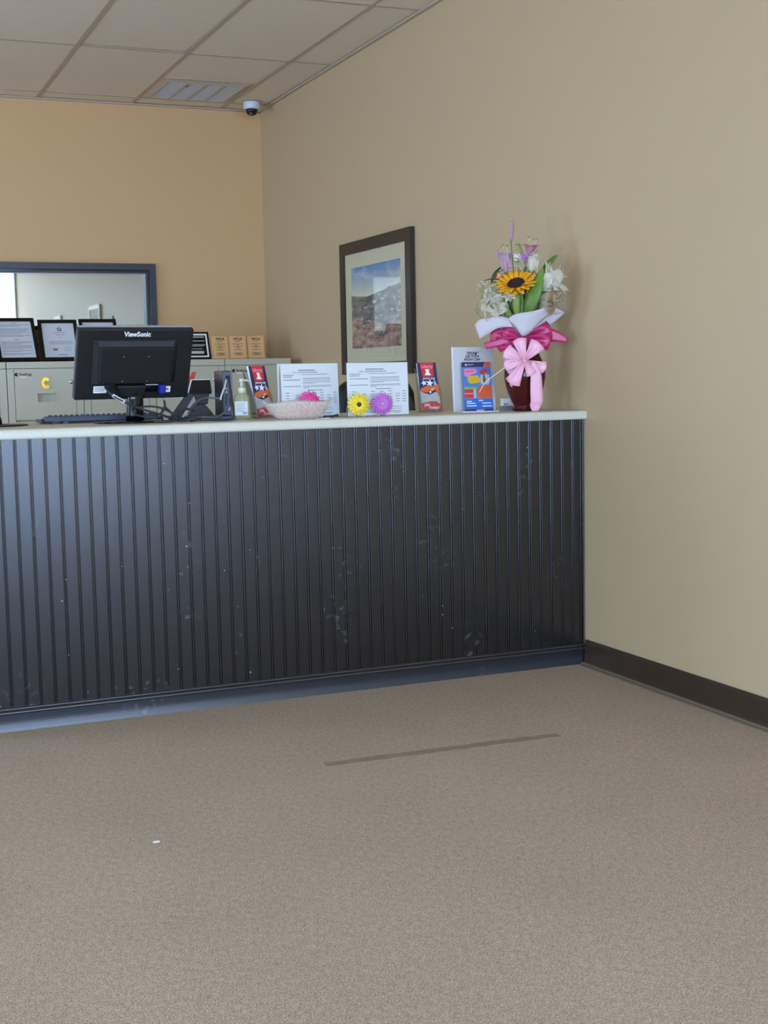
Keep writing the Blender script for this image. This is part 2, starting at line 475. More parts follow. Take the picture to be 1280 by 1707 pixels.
box('pane', (WX0 + 0.066, YB - 0.006, WZ0 + 0.066), (WX1 - 0.066, YB - 0.001, WZ1 - 0.066), M_mirror, w7)

# pictures on the side wall nearer the entrance: seen in the mirror window
def wall_picture(y0, y1, z0, z1, m_frame, m_art, label, fw_=0.05, depth=0.03, mat_w=0.09, my=0.012):
    t = thing('framed_picture', label, 'picture', (0, (y0 + y1) / 2, z0), -PI / 2)
    # local x runs along -world y, local -y points into the room (world -x)
    w = y1 - y0; h = z1 - z0
    b = bmesh.new(); frame_ring(b, -w / 2, 0, w / 2, h, fw_, -depth, -0.002); bm_obj('frame', b, m_frame, t)
    box('backing', (-w / 2 + 0.01, -0.008, 0.01), (w / 2 - 0.01, -0.001, h - 0.01), M_brown, t)
    b = bmesh.new(); frame_ring(b, -w / 2 + fw_, fw_, w / 2 - fw_, h - fw_, mat_w, -my, -0.008); bm_obj('mat_board', b, mat_cream, t)
    box('print', (-w / 2 + fw_ + mat_w - .002, -my + .003, fw_ + mat_w - .002), (w / 2 - fw_ - mat_w + .002, -0.008, h - fw_ - mat_w + .002), m_art, t)
    box('glass', (-w / 2 + fw_, -my - .0045, fw_), (w / 2 - fw_, -my - .0025, h - fw_), M_pic_glass, t)
    return t
mat_cream = mat('cream_mat_board', (206, 200, 166), 0.8)
M_pic_glass = thin_glass('picture_glass', (1, 1, 1), 0.045)
M_silver = mat('pale_silver_frame', (214, 218, 222), 0.3)

def landscape_mat(w, h, z0=0.15):
    """painted mountain valley: sky with cloud, grey ridge, autumn foreground; flat print"""
    m = bpy.data.materials.new('landscape_print'); m.use_nodes = True
    nt = m.node_tree; b = nt.nodes['Principled BSDF']; b.inputs['Roughness'].default_value = 0.6
    L = nt.links.new
    tc = nt.nodes.new('ShaderNodeTexCoord'); sep = nt.nodes.new('ShaderNodeSeparateXYZ'); L(tc.outputs['Object'], sep.inputs[0])
    mpn = nt.nodes.new('ShaderNodeMapping'); mpn.inputs['Scale'].default_value = (0.55, 1, 1.5); L(tc.outputs['Object'], mpn.inputs['Vector'])
    def mr(src, a, b_, c=0.0, d=1.0):
        n = nt.nodes.new('ShaderNodeMapRange'); n.inputs['From Min'].default_value = a; n.inputs['From Max'].default_value = b_
        n.inputs['To Min'].default_value = c; n.inputs['To Max'].default_value = d; L(src, n.inputs[0]); return n.outputs[0]
    def noise(s, det=5, vec=None):
        n = nt.nodes.new('ShaderNodeTexNoise'); n.inputs['Scale'].default_value = s; n.inputs['Detail'].default_value = det
        L(vec or mpn.outputs[0], n.inputs['Vector']); return n.outputs['Fac']
    def math_(op, a, b2):
        n = nt.nodes.new('ShaderNodeMath'); n.operation = op
        for k, v in enumerate((a, b2)):
            if isinstance(v, (int, float)): n.inputs[k].default_value = v
            else: L(v, n.inputs[k])
        return n.outputs[0]
    def mix(f, A, B):
        n = nt.nodes.new('ShaderNodeMix'); n.data_type = 'RGBA'
        if isinstance(f, float): n.inputs['Factor'].default_value = f
        else: L(f, n.inputs['Factor'])
        for k, v in (('A', A), ('B', B)):
            if isinstance(v, tuple): n.inputs[k].default_value = (*lin(v), 1)
            else: L(v, n.inputs[k])
        return n.outputs['Result']
    x = mr(sep.outputs['X'], -w / 2, w / 2); z = mr(sep.outputs['Z'], z0, z0 + h)
    # sky
    n1 = noise(7)
    sky = mix(mr(z, 0.62, 1.0), (222, 218, 184), (96, 142, 186))
    cl = mr(n1, 0.52, 0.66)
    sky = mix(math_('MULTIPLY', cl, 0.7), sky, (214, 218, 206))
    # ridge: falls towards the far side then climbs on the near side
    r = math_('ADD', 0.645, math_('MULTIPLY', math_('SUBTRACT', noise(4, 4), 0.5), 0.22))
    xx = math_('ABSOLUTE', math_('SUBTRACT', x, 0.35), 0)
    r = math_('ADD', r, math_('MULTIPLY', xx, 0.12))
    hill = math_('LESS_THAN', z, r)
    n2 = noise(22); n3 = noise(60); n4 = noise(26, 2)
    hc = mix(mr(n2, 0.35, 0.7), (86, 80, 76), (150, 142, 126))
    hc = mix(mr(n4, 0.62, 0.68), hc, (186, 182, 172))
    col = mix(hill, sky, hc)
    fg = math_('LESS_THAN', z, math_('ADD', 0.30, math_('MULTIPLY', math_('SUBTRACT', noise(9, 5), 0.5), 0.8)))
    fc = mix(mr(n2, 0.35, 0.65), (100, 80, 72), (198, 162, 138))
    fc = mix(mr(n3, 0.55, 0.7), fc, (166, 150, 146))
    col = mix(fg, col, fc)
    L(col, b.inputs['Base Color'])
    return m

wall_picture(1.660, 2.678, 1.240, 2.004, M_brown, landscape_mat(0.75, 0.46), 'landscape print in wide dark brown frame hung above the black office chair', fw_=0.068, depth=0.030, mat_w=0.082, my=0.020)
wall_picture(-2.18, -1.56, 1.45, 2.075, M_silver, landscape_mat(0.35, 0.36), 'silver framed picture on beige wall, the nearer of two seen in the mirror window', fw_=0.04, depth=0.02)
wall_picture(-4.52, -4.05, 1.45, 2.075, M_silver, landscape_mat(0.3, 0.36), 'silver framed picture beside the shop window, the farther of two in the mirror window', fw_=0.04, depth=0.02)

# ------------------------------------------------------------------ reception counter
SP, G0, NB = 0.0512, 0.0565, 50
XEND = -(G0 + NB * SP)
TOP = 1.07
counter = thing('reception_counter', 'dark painted beadboard reception counter standing against the beige wall', 'counter', (0, 0, 0))
# one tongue-and-groove board: flat face, a round bead between two grooves
pts = [(0.0, 0.016), (0.0, 0.0045), (0.0016, 0.0045)]
for k in range(7):
    a = PI - PI * k / 6
    pts.append((0.0050 + 0.0034 * math.cos(a), 0.0045 - 0.0040 * math.sin(a)))
pts += [(0.0100, 0.0045), (0.0112, 0.0004), (0.0122, 0.0), (SP - 0.0012, 0.0), (SP - 0.0004, 0.0006), (SP, 0.0045), (SP, 0.016)]
bm = bmesh.new(); add_prism(bm, [(a - 0.0056, b) for a, b in pts], 0.080, TOP - 0.0368, 'z')
bmesh.ops.recalc_face_normals(bm, faces=bm.faces)
board_me = bpy.data.meshes.new('board'); bm.to_mesh(board_me); bm.free(); board_me.materials.append(M_panel)
for i in range(NB + 1):
    o = link('board', board_me, None, counter); o.location = (-(G0 + i * SP), random.uniform(-0.0002, 0.0002), 0)
# narrow last board and end strips at the wall
bm = bmesh.new(); add_prism(bm, [(-G0 + SP - 0.0056 - .0, 0.016), (-G0 + SP - 0.0056, 0.0), (-0.004, 0.0), (-0.004, 0.016)], 0.080, TOP - 0.0368, 'z')
bm_obj('board', bm, M_panel, counter)
box('end_strip', (-0.0225, -0.006, 0.080), (-0.0185, 0.0, TOP - 0.0368), M_panel, counter, 0.0015)
box('end_strip', (-0.0135, -0.008, 0.080), (-0.0090, 0.0, TOP - 0.0368), M_panel, counter, 0.0015)
# base moulding with two beads
mp = [(0.016, 0.060), (-0.006, 0.060)]
for k in range(17):
    a = -PI / 2 + PI * k / 16; mp.append((-0.006 - 0.006 * math.cos(a), 0.0662 + 0.0060 * math.sin(a)))
mp.append((-0.005, 0.0735))
for k in range(15):
    a = -PI / 2 + PI * k / 14; mp.append((-0.003 - 0.005 * math.cos(a), 0.0792 + 0.0050 * math.sin(a)))
mp += [(-0.001, 0.0856), (0.016, 0.0856)]
prism('base_moulding', mp, XEND - 0.02, -0.003, M_mould, counter, 'x', smooth=False)
prism('kickboard', [(0.016, 0.0), (-0.0086, 0.0), (-0.0070, 0.010), (-0.0056, 0.020), (-0.0047, 0.028), (-0.0042, 0.036), (-0.004, 0.046), (-0.004, 0.0595), (0.016, 0.0595)], XEND - 0.02, -0.014, M_kick, counter, 'x')
box('kickboard_end', (-0.0135, -0.004, 0.0), (-0.003, 0.016, 0.0595), M_kick, counter)
box('frame_rail', (XEND, 0.017, 0.0), (-0.004, 0.075, TOP - 0.037), mat('raw_pine', (170, 140, 100), 0.8), counter)
box('end_panel', (XEND - 0.02, 0.0165, 0.0), (XEND, 0.70, TOP - 0.037), M_panel, counter)
box('shelf', (XEND, 0.08, 0.55), (-0.004, 0.62, 0.57), M_top, counter)
# laminate worktop with soft front nosing
t = 0.0365; ny = -0.0245
wp = [(0.74, TOP - t), (ny + 0.006, TOP - t), (ny + 0.001, TOP - t + 0.004), (ny, TOP - t + 0.010), (ny, TOP - 0.012), (ny + 0.003, TOP - 0.0045), (ny + 0.010, TOP - 0.0005), (ny + 0.016, TOP), (0.74, TOP)]
wk = prism('worktop', wp, XEND - 0.04, -0.001, M_top, None, 'x', smooth=False)
tag(wk, 'putty coloured laminate worktop along the dark beadboard counter', 'worktop')

# duct tape mark and scrap on the carpet
def floor_strip(name, a, b, w, m, z=0.002):
    a = Vector(a); b = Vector(b); d = (b - a).normalized(); n = Vector((-d.y, d.x)) * w / 2
    bm = bmesh.new(); N = 26
    L_ = []; R_ = []
    for i in range(N + 1):
        p = a.lerp(b, i / N); j = random.uniform(0.75, 1.1)
        L_.append(p + n * j); R_.append(p - n * random.uniform(0.75, 1.1))
    poly = [(q.x, q.y) for q in L_] + [(q.x, q.y) for q in R_[::-1]]
    v0 = [(x, y) for x, y in poly]
    for i in range(N):
        q = [L_[i], L_[i + 1], R_[i + 1], R_[i]]
        lo = [bm.verts.new((p.x, p.y, 0.0003)) for p in q]; hi = [bm.verts.new((p.x, p.y, z)) for p in q]
        bm.faces.new(hi)
        for k in range(4):
            kk = (k + 1) % 4
            if k in (1,) and i < N - 1: continue
            if k in (3,) and i > 0: continue
            bm.faces.new((lo[k], lo[kk], hi[kk], hi[k]))
    bmesh.ops.remove_doubles(bm, verts=bm.verts, dist=1e-5)
    return bm_obj(name, bm, m)
tp = floor_strip('tape_strip', (-1.518, -0.90), (-0.680, -0.935), 0.052, mat('worn_grey_tape', (140, 126, 106), 0.8, var=0.2, vscale=40))
tag(tp, 'worn grey strip of tape stuck on the brown carpet', 'tape')
bm = bmesh.new(); add_prism(bm, [(-0.010, -0.003), (0.009, -0.004), (0.011, 0.001), (0.0, 0.005), (-0.009, 0.003)], 0.0, 0.002, 'z')
tag(bm_obj('paper_scrap', bm, M_white, None, False, (-2.172, -1.361, 0.0005), (0.1, 0.05, 0.2)), 'tiny white scrap of paper lying on open carpet', 'litter')

# ------------------------------------------------------------------ filing cabinets along the back wall
CABX = [-2.325, -1.876, -1.4235, -0.9745, -0.5255, -0.079]
CT = 1.357; CY = 3.45
cab_labels = ['putty steel fire file at the end of the row under the black framed certificate',
              'putty steel fire file with brass card plate on its top drawer',
              'putty steel fire file standing behind the computer monitor',
              'putty steel fire file behind the tilted small screen, beneath the black award plaque',
              'putty steel fire file in the corner below the wooden award plaques']
for k in range(5):
    x0, x1 = CABX[k] + 0.002, CABX[k + 1] - 0.002
    w = x1 - x0
    c = thing('filing_cabinet', cab_labels[k], 'cabinet', (x0, CY, 0), 0, 'fire files along the back wall')
    bm = bmesh.new()
    add_box(bm, (0, 0.032, 0.0), (w, 0.70, CT - 0.041))
    bm_obj('body', bm, M_cab, c)
    box('top_cap', (0, 0.0, CT - 0.040), (w, 0.705, CT), M_cab, c, 0.003)
    box('side_stile', (0, 0.0, 0.03), (0.040, 0.0318, CT - 0.0425), M_cab, c, 0.001)
    box('side_stile', (w - 0.044, 0.0, 0.03), (w, 0.0318, CT - 0.0425), M_cab, c, 0.001)
    for d in range(4):
        z1 = 1.3145 - d * 0.3165; z0 = z1 - 0.305
        dr = bmesh.new()
        # drawer front as a ring of faces round the recessed pull
        X0, X1 = 0.0425, w - 0.0465
        px0, px1, pz0, pz1 = 0.172, 0.286, z0 + 0.104, z0 + 0.172
        # four slabs around the pull pocket
        add_box(dr, (X0, -0.002, z0), (px0, 0.0317, z1)); add_box(dr, (px1, -0.002, z0), (X1, 0.0317, z1))
        add_box(dr, (px0, -0.002, z0), (px1, 0.0317, pz0)); add_box(dr, (px0, -0.002, pz1), (px1, 0.0317, z1))
        bmesh.ops.remove_doubles(dr, verts=dr.verts, dist=1e-5)
        dro = bm_obj('drawer', dr, M_cab, c)
        pr = bmesh.new(); frame_ring(pr, px0 - 0.004, pz0 - 0.004, px1 + 0.004, pz1 + 0.006, 0.006, -0.0055, 0.0316, wt=0.022)
        bm_obj('recessed_pull', pr, M_cab, dro)
        if d == 0:
            lathe('lock', [(0, 0), (0.012, 0), (0.012, 0.004), (0.010, 0.006), (0, 0.006)], M_chrome, dro, 20, True, (w - 0.072, -0.002, z0 + 0.222), (PI / 2, 0, 0))
            text('lettering', 'FireKing', 0.021, M_ink, dro, (0.105, -0.0024, z0 + 0.272), bold=0.0005, shear=0.15, width=0.075)
            # small arrow-house emblem in front of the name
            prism('emblem', [(0.040, z0 + 0.272), (0.052, z0 + 0.284), (0.064, z0 + 0.280), (0.058, z0 + 0.272), (0.064, z0 + 0.264), (0.052, z0 + 0.260)], -0.0028, -0.002, M_ink, dro)
            prints('tagline', [(0.075, z0 + 0.254, 0.112, z0 + 0.259)], M_white, dro, -0.002)
            if k == 1:
                cp = bmesh.new()
                arc = []
                for q in range(19):
                    a = math.radians(40 + 280 * q / 18); arc.append((0.226 + 0.029 * math.cos(a), z0 + 0.218 + 0.035 * math.sin(a)))
                inner = []
                for q in range(19):
                    a = math.radians(40 + 280 * (18 - q) / 18); inner.append((0.226 + 0.012 * math.cos(a), z0 + 0.218 + 0.014 * math.sin(a)))
                n = 18
                for q in range(n):
                    p4 = [arc[q], arc[q + 1], inner[n - q - 1], inner[n - q]]
                    add_prism(cp, p4, -0.010 - 0.004 * math.sin(q / n * PI), -0.002)
                bmesh.ops.remove_doubles(cp, verts=cp.verts, dist=1e-5)
                pl = bm_obj('card_plate', cp, M_brass, dro); pl['label'] = 'curled brass plate'

# framed certificates and award plaques on the cabinets
def cert(x, y, yawd, leand, w, h, kind, label, name='certificate_frame', cat='frame', group='framed certificates on the cabinets'):
    t = thing(name, label, cat, (x, y, CT + 0.0006 + (0.0165 if kind == 'plaque' else 0.0130) * math.sin(math.radians(leand))), 0, group, rot=(0, 0, math.radians(yawd)))
    t.rotation_euler = (Matrix.Rotation(math.radians(yawd), 3, 'Z') @ Matrix.Rotation(-math.radians(leand), 3, 'X')).to_euler()
    if kind == 'plaque':
        box('board', (-w / 2, 0, 0), (w / 2, 0.016, h), M_oak, t, 0.002)
        box('plate', (-w / 2 + 0.01, -0.0008, 0.010), (w / 2 - 0.010, 0.0, h - 0.008), M_oak2, t)
        text('lettering', 'NCLA', 0.024, M_darkink, t, (0.004, -0.001, h * 0.855), bold=0.0009, width=w * 0.50)
        R = []
        for zz, ww in ((0.74, .36), (0.64, .62), (0.58, .16), (0.52, .50), (0.46, .22), (0.38, .46)): R.append((-w * ww / 2, h * zz - 0.0017, w * ww / 2, h * zz + 0.0017))
        prints('engraved_lettering', R, M_darkink, t, -0.0008)
        b = bmesh.new(); frame_ring(b, -w * .26, h * .14, w * .26, h * .26, 0.002, -0.0014, -0.0008); bm_obj('date_border', b, M_darkink, t)
        text('lettering', 'TEXAS', 0.010, M_darkink, t, (0, -0.001, h * .20), bold=0.0006, width=w * .32)
        return t
    fwid = 0.022 if kind != 'black' else 0.012
    b = bmesh.new(); frame_ring(b, -w / 2, 0, w / 2, h, fwid, -0.004, 0.0128); bm_obj('frame', b, M_gloss, t)
    if kind == 'black':
        b = bmesh.new(); frame_ring(b, -w / 2 + fwid, fwid, w / 2 - fwid, h - fwid, 0.010, -0.002, 0.006); bm_obj('white_border', b, M_white, t)
        box('plate', (-w / 2 + .02, 0.0, .02), (w / 2 - .02, 0.006, h - .02), M_gloss, t)
        R = [(-w * .30, h * .66, w * .34, h * .69), (-w * .34, h * .52, w * .36, h * .545), (-w * .28, h * .475, w * .30, h * .497), (-w * .2, h * .37, w * .24, h * .39)]
        prints('engraved_lettering', R, M_palegrey, t, 0.0)
        prints('title_lettering', [(-w * .30, h * .79, w * .34, h * .815), (-w * .30, h * .835, w * .34, h * .85)], M_palegrey, t, 0.0)
        box('name_plate', (-w * .24, -0.001, h * .2), (w * .28, 0.0, h * .3), M_palegrey, t)
    else:
        box('sheet', (-w / 2 + fwid, 0.004, fwid), (w / 2 - fwid, 0.012, h - fwid), M_cert, t)
        R = []
        iw = w - 2 * fwid; ih = h - 2 * fwid
        zf = lambda f: fwid + ih * f
        if kind == 'dense':
            for a, n in ((0.90, 2), (0.80, 3), (0.70, 2), (0.62, 2), (0.44, 3), (0.34, 4), (0.20, 2), (0.12, 2)):
                for q in range(n):
                    z = zf(a) - q * 0.0085
                    R.append((-iw * .43, z, iw * (.43 if q < n - 1 else random.uniform(0.1, .4)), z + 0.0032))
            R.append((-iw * .06, zf(.945), iw * .10, zf(.96))); R.append((-iw * .06, zf(.5), iw * .10, zf(.515)))
        else:
            for zz, ww in ((0.72, .36), (0.66, .26), (0.57, .06), (0.47, .7), (.43, .76), (.39, .7)): R.append((-iw * ww / 2 + .01, zf(zz), iw * ww / 2 + .01, zf(zz) + 0.003))
            R += [(-iw * .36, zf(.26), -iw * .05, zf(.26) + .002), (iw * .1, zf(.26), iw * .38, zf(.26) + .002), (iw * .15, zf(.31), iw * .32, zf(.32)), (-iw * .22, zf(.21), -iw * .08, zf(.27)), (iw * .12, zf(.21), iw * .32, zf(.22)), (-iw * .08, zf(.08), iw * .22, zf(.1))]
        prints('printed_lettering', R, M_greyink, t, 0.004)
        if kind == 'seal':
            b = bmesh.new()
            for k in range(20):
                a0, a1 = 2 * PI * k / 20, 2 * PI * (k + 1) / 20
                add_prism(b, [(0.008 + .014 * math.cos(a0), zf(.82) + .014 * math.sin(a0)), (0.008 + .014 * math.cos(a1), zf(.82) + .014 * math.sin(a1)), (0.008 + .010 * math.cos(a1), zf(.82) + .010 * math.sin(a1)), (0.008 + .010 * math.cos(a0), zf(.82) + .010 * math.sin(a0))], 0.0034, 0.004)
            bmesh.ops.remove_doubles(b, verts=b.verts, dist=1e-5)
            add_prism(b, [(0.000, zf(.82) + .006), (0.004, zf(.82) + .006), (0.017, zf(.82) - .005), (0.012, zf(.82) - .007)], 0.0034, 0.004)
            bm_obj('seal_emblem', b, M_ink, t)
    # easel strut behind
    box('easel_strut', (-0.03, 0.013, 0.01), (0.03, 0.0145, h * 0.55), M_black, t)
    return t
M_oak = mat('oak_plaque', (216, 172, 116), 0.45, var=0.12, vscale=14)
M_oak2 = mat('tan_engraved_plate', (222, 178, 122), 0.4, var=0.06, vscale=20)
M_darkink = mat('dark_engraving', (78, 56, 40), 0.6)
M_cert = mat('certificate_paper', (206, 208, 212), 0.55)
cert(-1.781, 3.549, 3.0, 32.2, 0.25, 0.312, 'dense', 'black framed certificate filled with text, beside the one with round seal')
cert(-1.522, 3.590, -0.8, 30.2, 0.24, 0.294, 'seal', 'black framed certificate with a small round seal above short lines')
cert(-1.262, 3.60, 2.0, 30.4, 0.24, 0.30, 'plain', 'black framed certificate mostly hidden behind the monitor')
cert(-0.668, 3.60, 5.4, 14.9, 0.20, 0.180, 'black', 'black award plaque with thin white border next to wooden plaques', 'award_plaque', 'plaque', 'award plaques on the cabinets')
cert(-0.503, 3.60, 3.0, 12.0, 0.114, 0.152, 'plaque', 'light wooden award plaque next to the black bordered plaque', 'award_plaque', 'plaque', 'award plaques on the cabinets')
cert(-0.386, 3.60, -3.5, 13.0, 0.115, 0.152, 'plaque', 'light wooden award plaque between two others like it', 'award_plaque', 'plaque', 'award plaques on the cabinets')
cert(-0.2635, 3.60, -5.5, 14.5, 0.115, 0.152, 'plaque', 'light wooden award plaque nearest the beige wall corner', 'award_plaque', 'plaque', 'award plaques on the cabinets')
# a low stop behind the leaning frames: stacked ledger boxes out of sight are not needed; frames carry easel struts

# ------------------------------------------------------------------ ceiling vent and dome camera
vent = thing('ceiling_vent', 'square white louvred air vent set in the ceiling grid', 'vent', ((VX0 + VX1) / 2, (VY0 + VY1) / 2, CH))
b = bmesh.new(); s2 = 0.294
o4 = [(-s2, -s2), (s2, -s2), (s2, s2), (-s2, s2)]; i4 = [(a * .82, c_ * .82) for a, c_ in o4]
A0 = [b.verts.new((x, y, 0.004)) for x, y in o4]; A1 = [b.verts.new((x, y, -0.008)) for x, y in i4]; A2 = [b.verts.new((x * .97, y * .97, 0.012)) for x, y in i4]
for k in range(4):
    j = (k + 1) % 4
    b.faces.new((A0[k], A0[j], A1[j], A1[k])); b.faces.new((A1[k], A1[j], A2[j], A2[k]))
M_ventw = mat('vent_enamel', (190, 176, 160), 0.5)
bm_obj('vent_frame', b, M_ventw, vent)
box('duct_backing', (-0.24, -0.24, 0.016), (0.24, 0.24, 0.02), mat('dim_duct', (120, 116, 116), 0.8), vent)
M_slat = mat('white_louvre', (190, 184, 180), 0.5)
lme = None
for k in range(20):
    yy = -0.228 + k * 0.024
    o = None
    if lme is None:
        b = bmesh.new(); add_prism(b, [(0.010, -0.004), (0.009, -0.0052), (-0.0115, 0.0085), (-0.0105, 0.0098)], -0.236, 0.236, 'x')
        bmesh.ops.recalc_face_normals(b, faces=b.faces)
        lme = bpy.data.meshes.new('slat'); b.to_mesh(lme); b.free(); lme.materials.append(M_slat)
    o = link('slat', lme, None, vent); o.location = (0, yy, 0)
for xx in (-0.118, 0.0, 0.118): box('divider_bar', (xx - 0.006, -0.238, -0.0085), (xx + 0.006, 0.238, -0.005), M_ventw, vent)
b = bmesh.new(); add_box(b, (-0.104, -0.19, -0.0100), (-0.099, -0.13, -0.0084)); 
bm_obj('damper_lever', b, M_black, vent)

cctv = thing('dome_camera', 'white dome security camera on the ceiling near the corner', 'camera', (-0.153, 3.90, CH - 0.001))
lathe('housing', [(0, 0), (0.050, 0), (0.054, -0.006), (0.054, -0.038), (0.050, -0.046), (0.042, -0.049), (0, -0.049)], mat('white_abs', (214, 220, 228), 0.35), cctv, 32)
lathe('smoked_dome', [(0.040, -0.0492), (0.039, -0.060), (0.034, -0.074), (0.024, -0.084), (0.010, -0.089), (0, -0.090)], mat('smoked_dome_plastic', (16, 15, 15), 0.08), cctv, 32)
lathe('lens', [(0, 0), (0.011, 0), (0.010, -0.006), (0, -0.007)], mat('lens_grey', (90, 92, 98), 0.1), cctv, 20, True, (-0.013, -0.024, -0.0765), (-0.62, 0, -0.45))

# ------------------------------------------------------------------ computer monitor (seen from behind)
mon = thing('computer_monitor', 'black computer monitor seen from behind on round pedestal stand', 'monitor', (-1.836, 0.295, TOP), math.radians(5.9))
W2, HH = 0.2255, 0.280
zb = 0.090
scr = Matrix.Translation((0.012, 0.0, zb)) @ Matrix.Rotation(math.radians(20.1), 4, 'X')   # screen plane: top leans to the front
def inscr(o):
    o.matrix_basis = scr @ o.matrix_basis; return o
bm = bmesh.new(); add_box(bm, (-W2, 0.0, 0.0), (W2, 0.026, HH), 0.006, 3)
inscr(bm_obj('back_shell', bm, M_black, mon))
inscr(box('bezel', (-W2 + 0.001, 0.0262, 0.001), (W2 - 0.001, 0.034, HH + 0.001), M_gloss, mon, 0.003))
inscr(box('top_edge', (-W2 + 0.004, 0.020, HH + 0.0005), (W2 - 0.004, 0.033, HH + 0.003), mat('silver_edge', (196, 196, 198), 0.35, metal=0.3), mon))
inscr(box('display_panel', (-W2 + 0.014, 0.0342, 0.016), (W2 - 0.014, 0.0352, HH - 0.014), mat('dark_display', (12, 13, 16), 0.2), mon))
# raised housing with sloped edges and a perforated top band
bx0, bx1, bz0, bz1 = -0.166, 0.163, 0.066, 0.238
bm = bmesh.new()
o4 = [(bx0, bz0), (bx1, bz0), (bx1, bz1), (bx0, bz1)]
i4 = [(bx0 + .022, bz0 + .006), (bx1 - .022, bz0 + .006), (bx1 - .022, bz1 - .026), (bx0 + .022, bz1 - .026)]
A = [bm.verts.new((x, -0.0002, z)) for x, z in o4]; Bv = [bm.verts.new((x, -0.003, z)) for x, z in o4]; Cv = [bm.verts.new((x, -0.022, z)) for x, z in i4]
for k in range(4):
    j = (k + 1) % 4
    bm.faces.new((A[k], A[j], Bv[j], Bv[k])); bm.faces.new((Bv[k], Bv[j], Cv[j], Cv[k]))
bm.faces.new(Cv); bm.faces.new(A[::-1])
bmesh.ops.bevel(bm, geom=[e for e in bm.edges if any(v in Cv for v in e.verts)], offset=0.005, segments=2, affect='EDGES')
inscr(bm_obj('rear_housing', bm, M_black, mon))
# vent holes: small dark diamonds set in the sloped top band
bm = bmesh.new()
for r_ in range(4):
    for q in range(46):
        f_ = (r_ + 0.5) / 5.2
        x = -0.148 + q * 0.0064 + (0.0032 if r_ % 2 else 0); z = bz1 - 0.004 - 0.023 * f_; yv = -0.0059 - 0.0168 * f_ - 0.0006
        d = 0.0021
        a = bm.verts.new((x - d, yv - .0006, z)); c_ = bm.verts.new((x, yv - .0006 + .0017, z + d)); e_ = bm.verts.new((x + d, yv - .0006, z)); g_ = bm.verts.new((x, yv - .0006 - .0017, z - d))
        bm.faces.new((a, g_, e_, c_))
vh = inscr(bm_obj('vent_grille', bm, mat('grey_vent_mesh', (84, 88, 98), 0.5), mon)); stuff(vh)
tx = text('lettering', 'ViewSonic', 0.026, M_white, mon, (0.002, -0.0006, HH - 0.022), bold=0.0007, width=0.104); inscr(tx)
for sx, sz in ((-0.052, 0.178), (0.045, 0.178), (-0.052, 0.080), (0.045, 0.080)):
    inscr(lathe('screw', [(0, 0), (0.0026, 0), (0.0022, 0.0016), (0, 0.0016)], M_chrome, mon, 10, True, (sx, -0.0218, sz), (PI / 2, 0, 0)))
inscr(box('rating_label', (-0.154, -0.0009, 0.028), (-0.104, -0.0001, 0.055), M_white, mon))
inscr(prints('label_print', [(-0.150, 0.047, -0.116, 0.050), (-0.150, 0.041, -0.110, 0.0435), (-0.150, 0.035, -0.112, 0.0375)], M_greyink, mon, -0.0009))
inscr(box('serial_label', (0.115, -0.0009, 0.026), (0.150, -0.0001, 0.050), M_white, mon))
inscr(prints('label_print', [(0.120, 0.034, 0.142, 0.042)], M_greyink, mon, -0.0009))
inscr(box('port_recess', (0.044, -0.0012, 0.028), (0.100, -0.0001, 0.062), M_gloss, mon))
inscr(box('port_strip', (0.046, -0.0022, 0.056), (0.098, -0.0012, 0.0595), M_palegrey, mon))
inscr(box('video_plug', (0.098, -0.030, 0.030), (0.122, -0.0014, 0.062), mat('blue_plug', (38, 48, 150), 0.4), mon, 0.003))
inscr(box('power_plug', (-0.114, -0.024, 0.048), (-0.100, -0.0014, 0.068), M_black, mon, 0.002))
# hinge block and pedestal
inscr(prism('hinge_mount', [(-0.075, 0.064), (-0.05, 0.022), (0.030, 0.012), (0.045, 0.064)], -0.030, -0.0003, M_black, mon, 'y', 0.004))
bm = bmesh.new(); N = 28; rings = []
for z, a, b_ in ((0.010, .036, .022), (0.03, .035, .021), (0.09, .0335, .020), (0.122, .033, .019)):
    rings.append([bm.verts.new((0.016 + a * math.cos(2 * PI * k / N), -0.012 - 0.10 * max(0, z - .02) + b_ * math.sin(2 * PI * k / N), z)) for k in range(N)])
for a, b_ in zip(rings, rings[1:]):
    for k in range(N): bm.faces.new((a[k], a[(k + 1) % N], b_[(k + 1) % N], b_[k]))
bm.faces.new(rings[0][::-1]); bm.faces.new(rings[-1])
bm_obj('neck', bm, M_gloss, mon, True)
lathe('neck_collar', [(0, .004), (.046, .004), (.045, .008), (.040, .0095), (0, .0105)], M_gloss, mon, 32, True, (0.016, -0.012, 0))
lathe('base', [(0, 0.0), (0.120, 0.0), (0.124, 0.003), (0.120, 0.007), (0.07, 0.009), (0, 0.0095)], M_gloss, mon, 48, True, (-0.012, 0.0, 0.0005))

# second pedestal at the end of the counter: only its foot is in the picture
ps = thing('pedestal_stand', 'round black pedestal foot at the far end of the worktop, beside the keyboard', 'stand', (-2.325, 0.385, TOP))
lathe('foot', [(0, 0), (0.118, 0), (0.122, 0.002), (0.118, 0.0045), (0.06, 0.006), (0, 0.0065)], M_black, ps, 48, True, (0, 0, 0.0005))
lathe('collar', [(0, 0.0055), (0.026, 0.0055), (0.025, 0.026), (0.018, 0.040), (0, 0.040)], M_gloss, ps, 24)
tube('post', [(-0.004, 0, 0.034), (-0.05, 0, 0.14), (-0.12, 0.01, 0.24)], 0.012, M_gloss, ps, 12)
box('display_head', (-0.30, -0.0, 0.22), (-0.10, 0.02, 0.34), M_black, ps, 0.004)

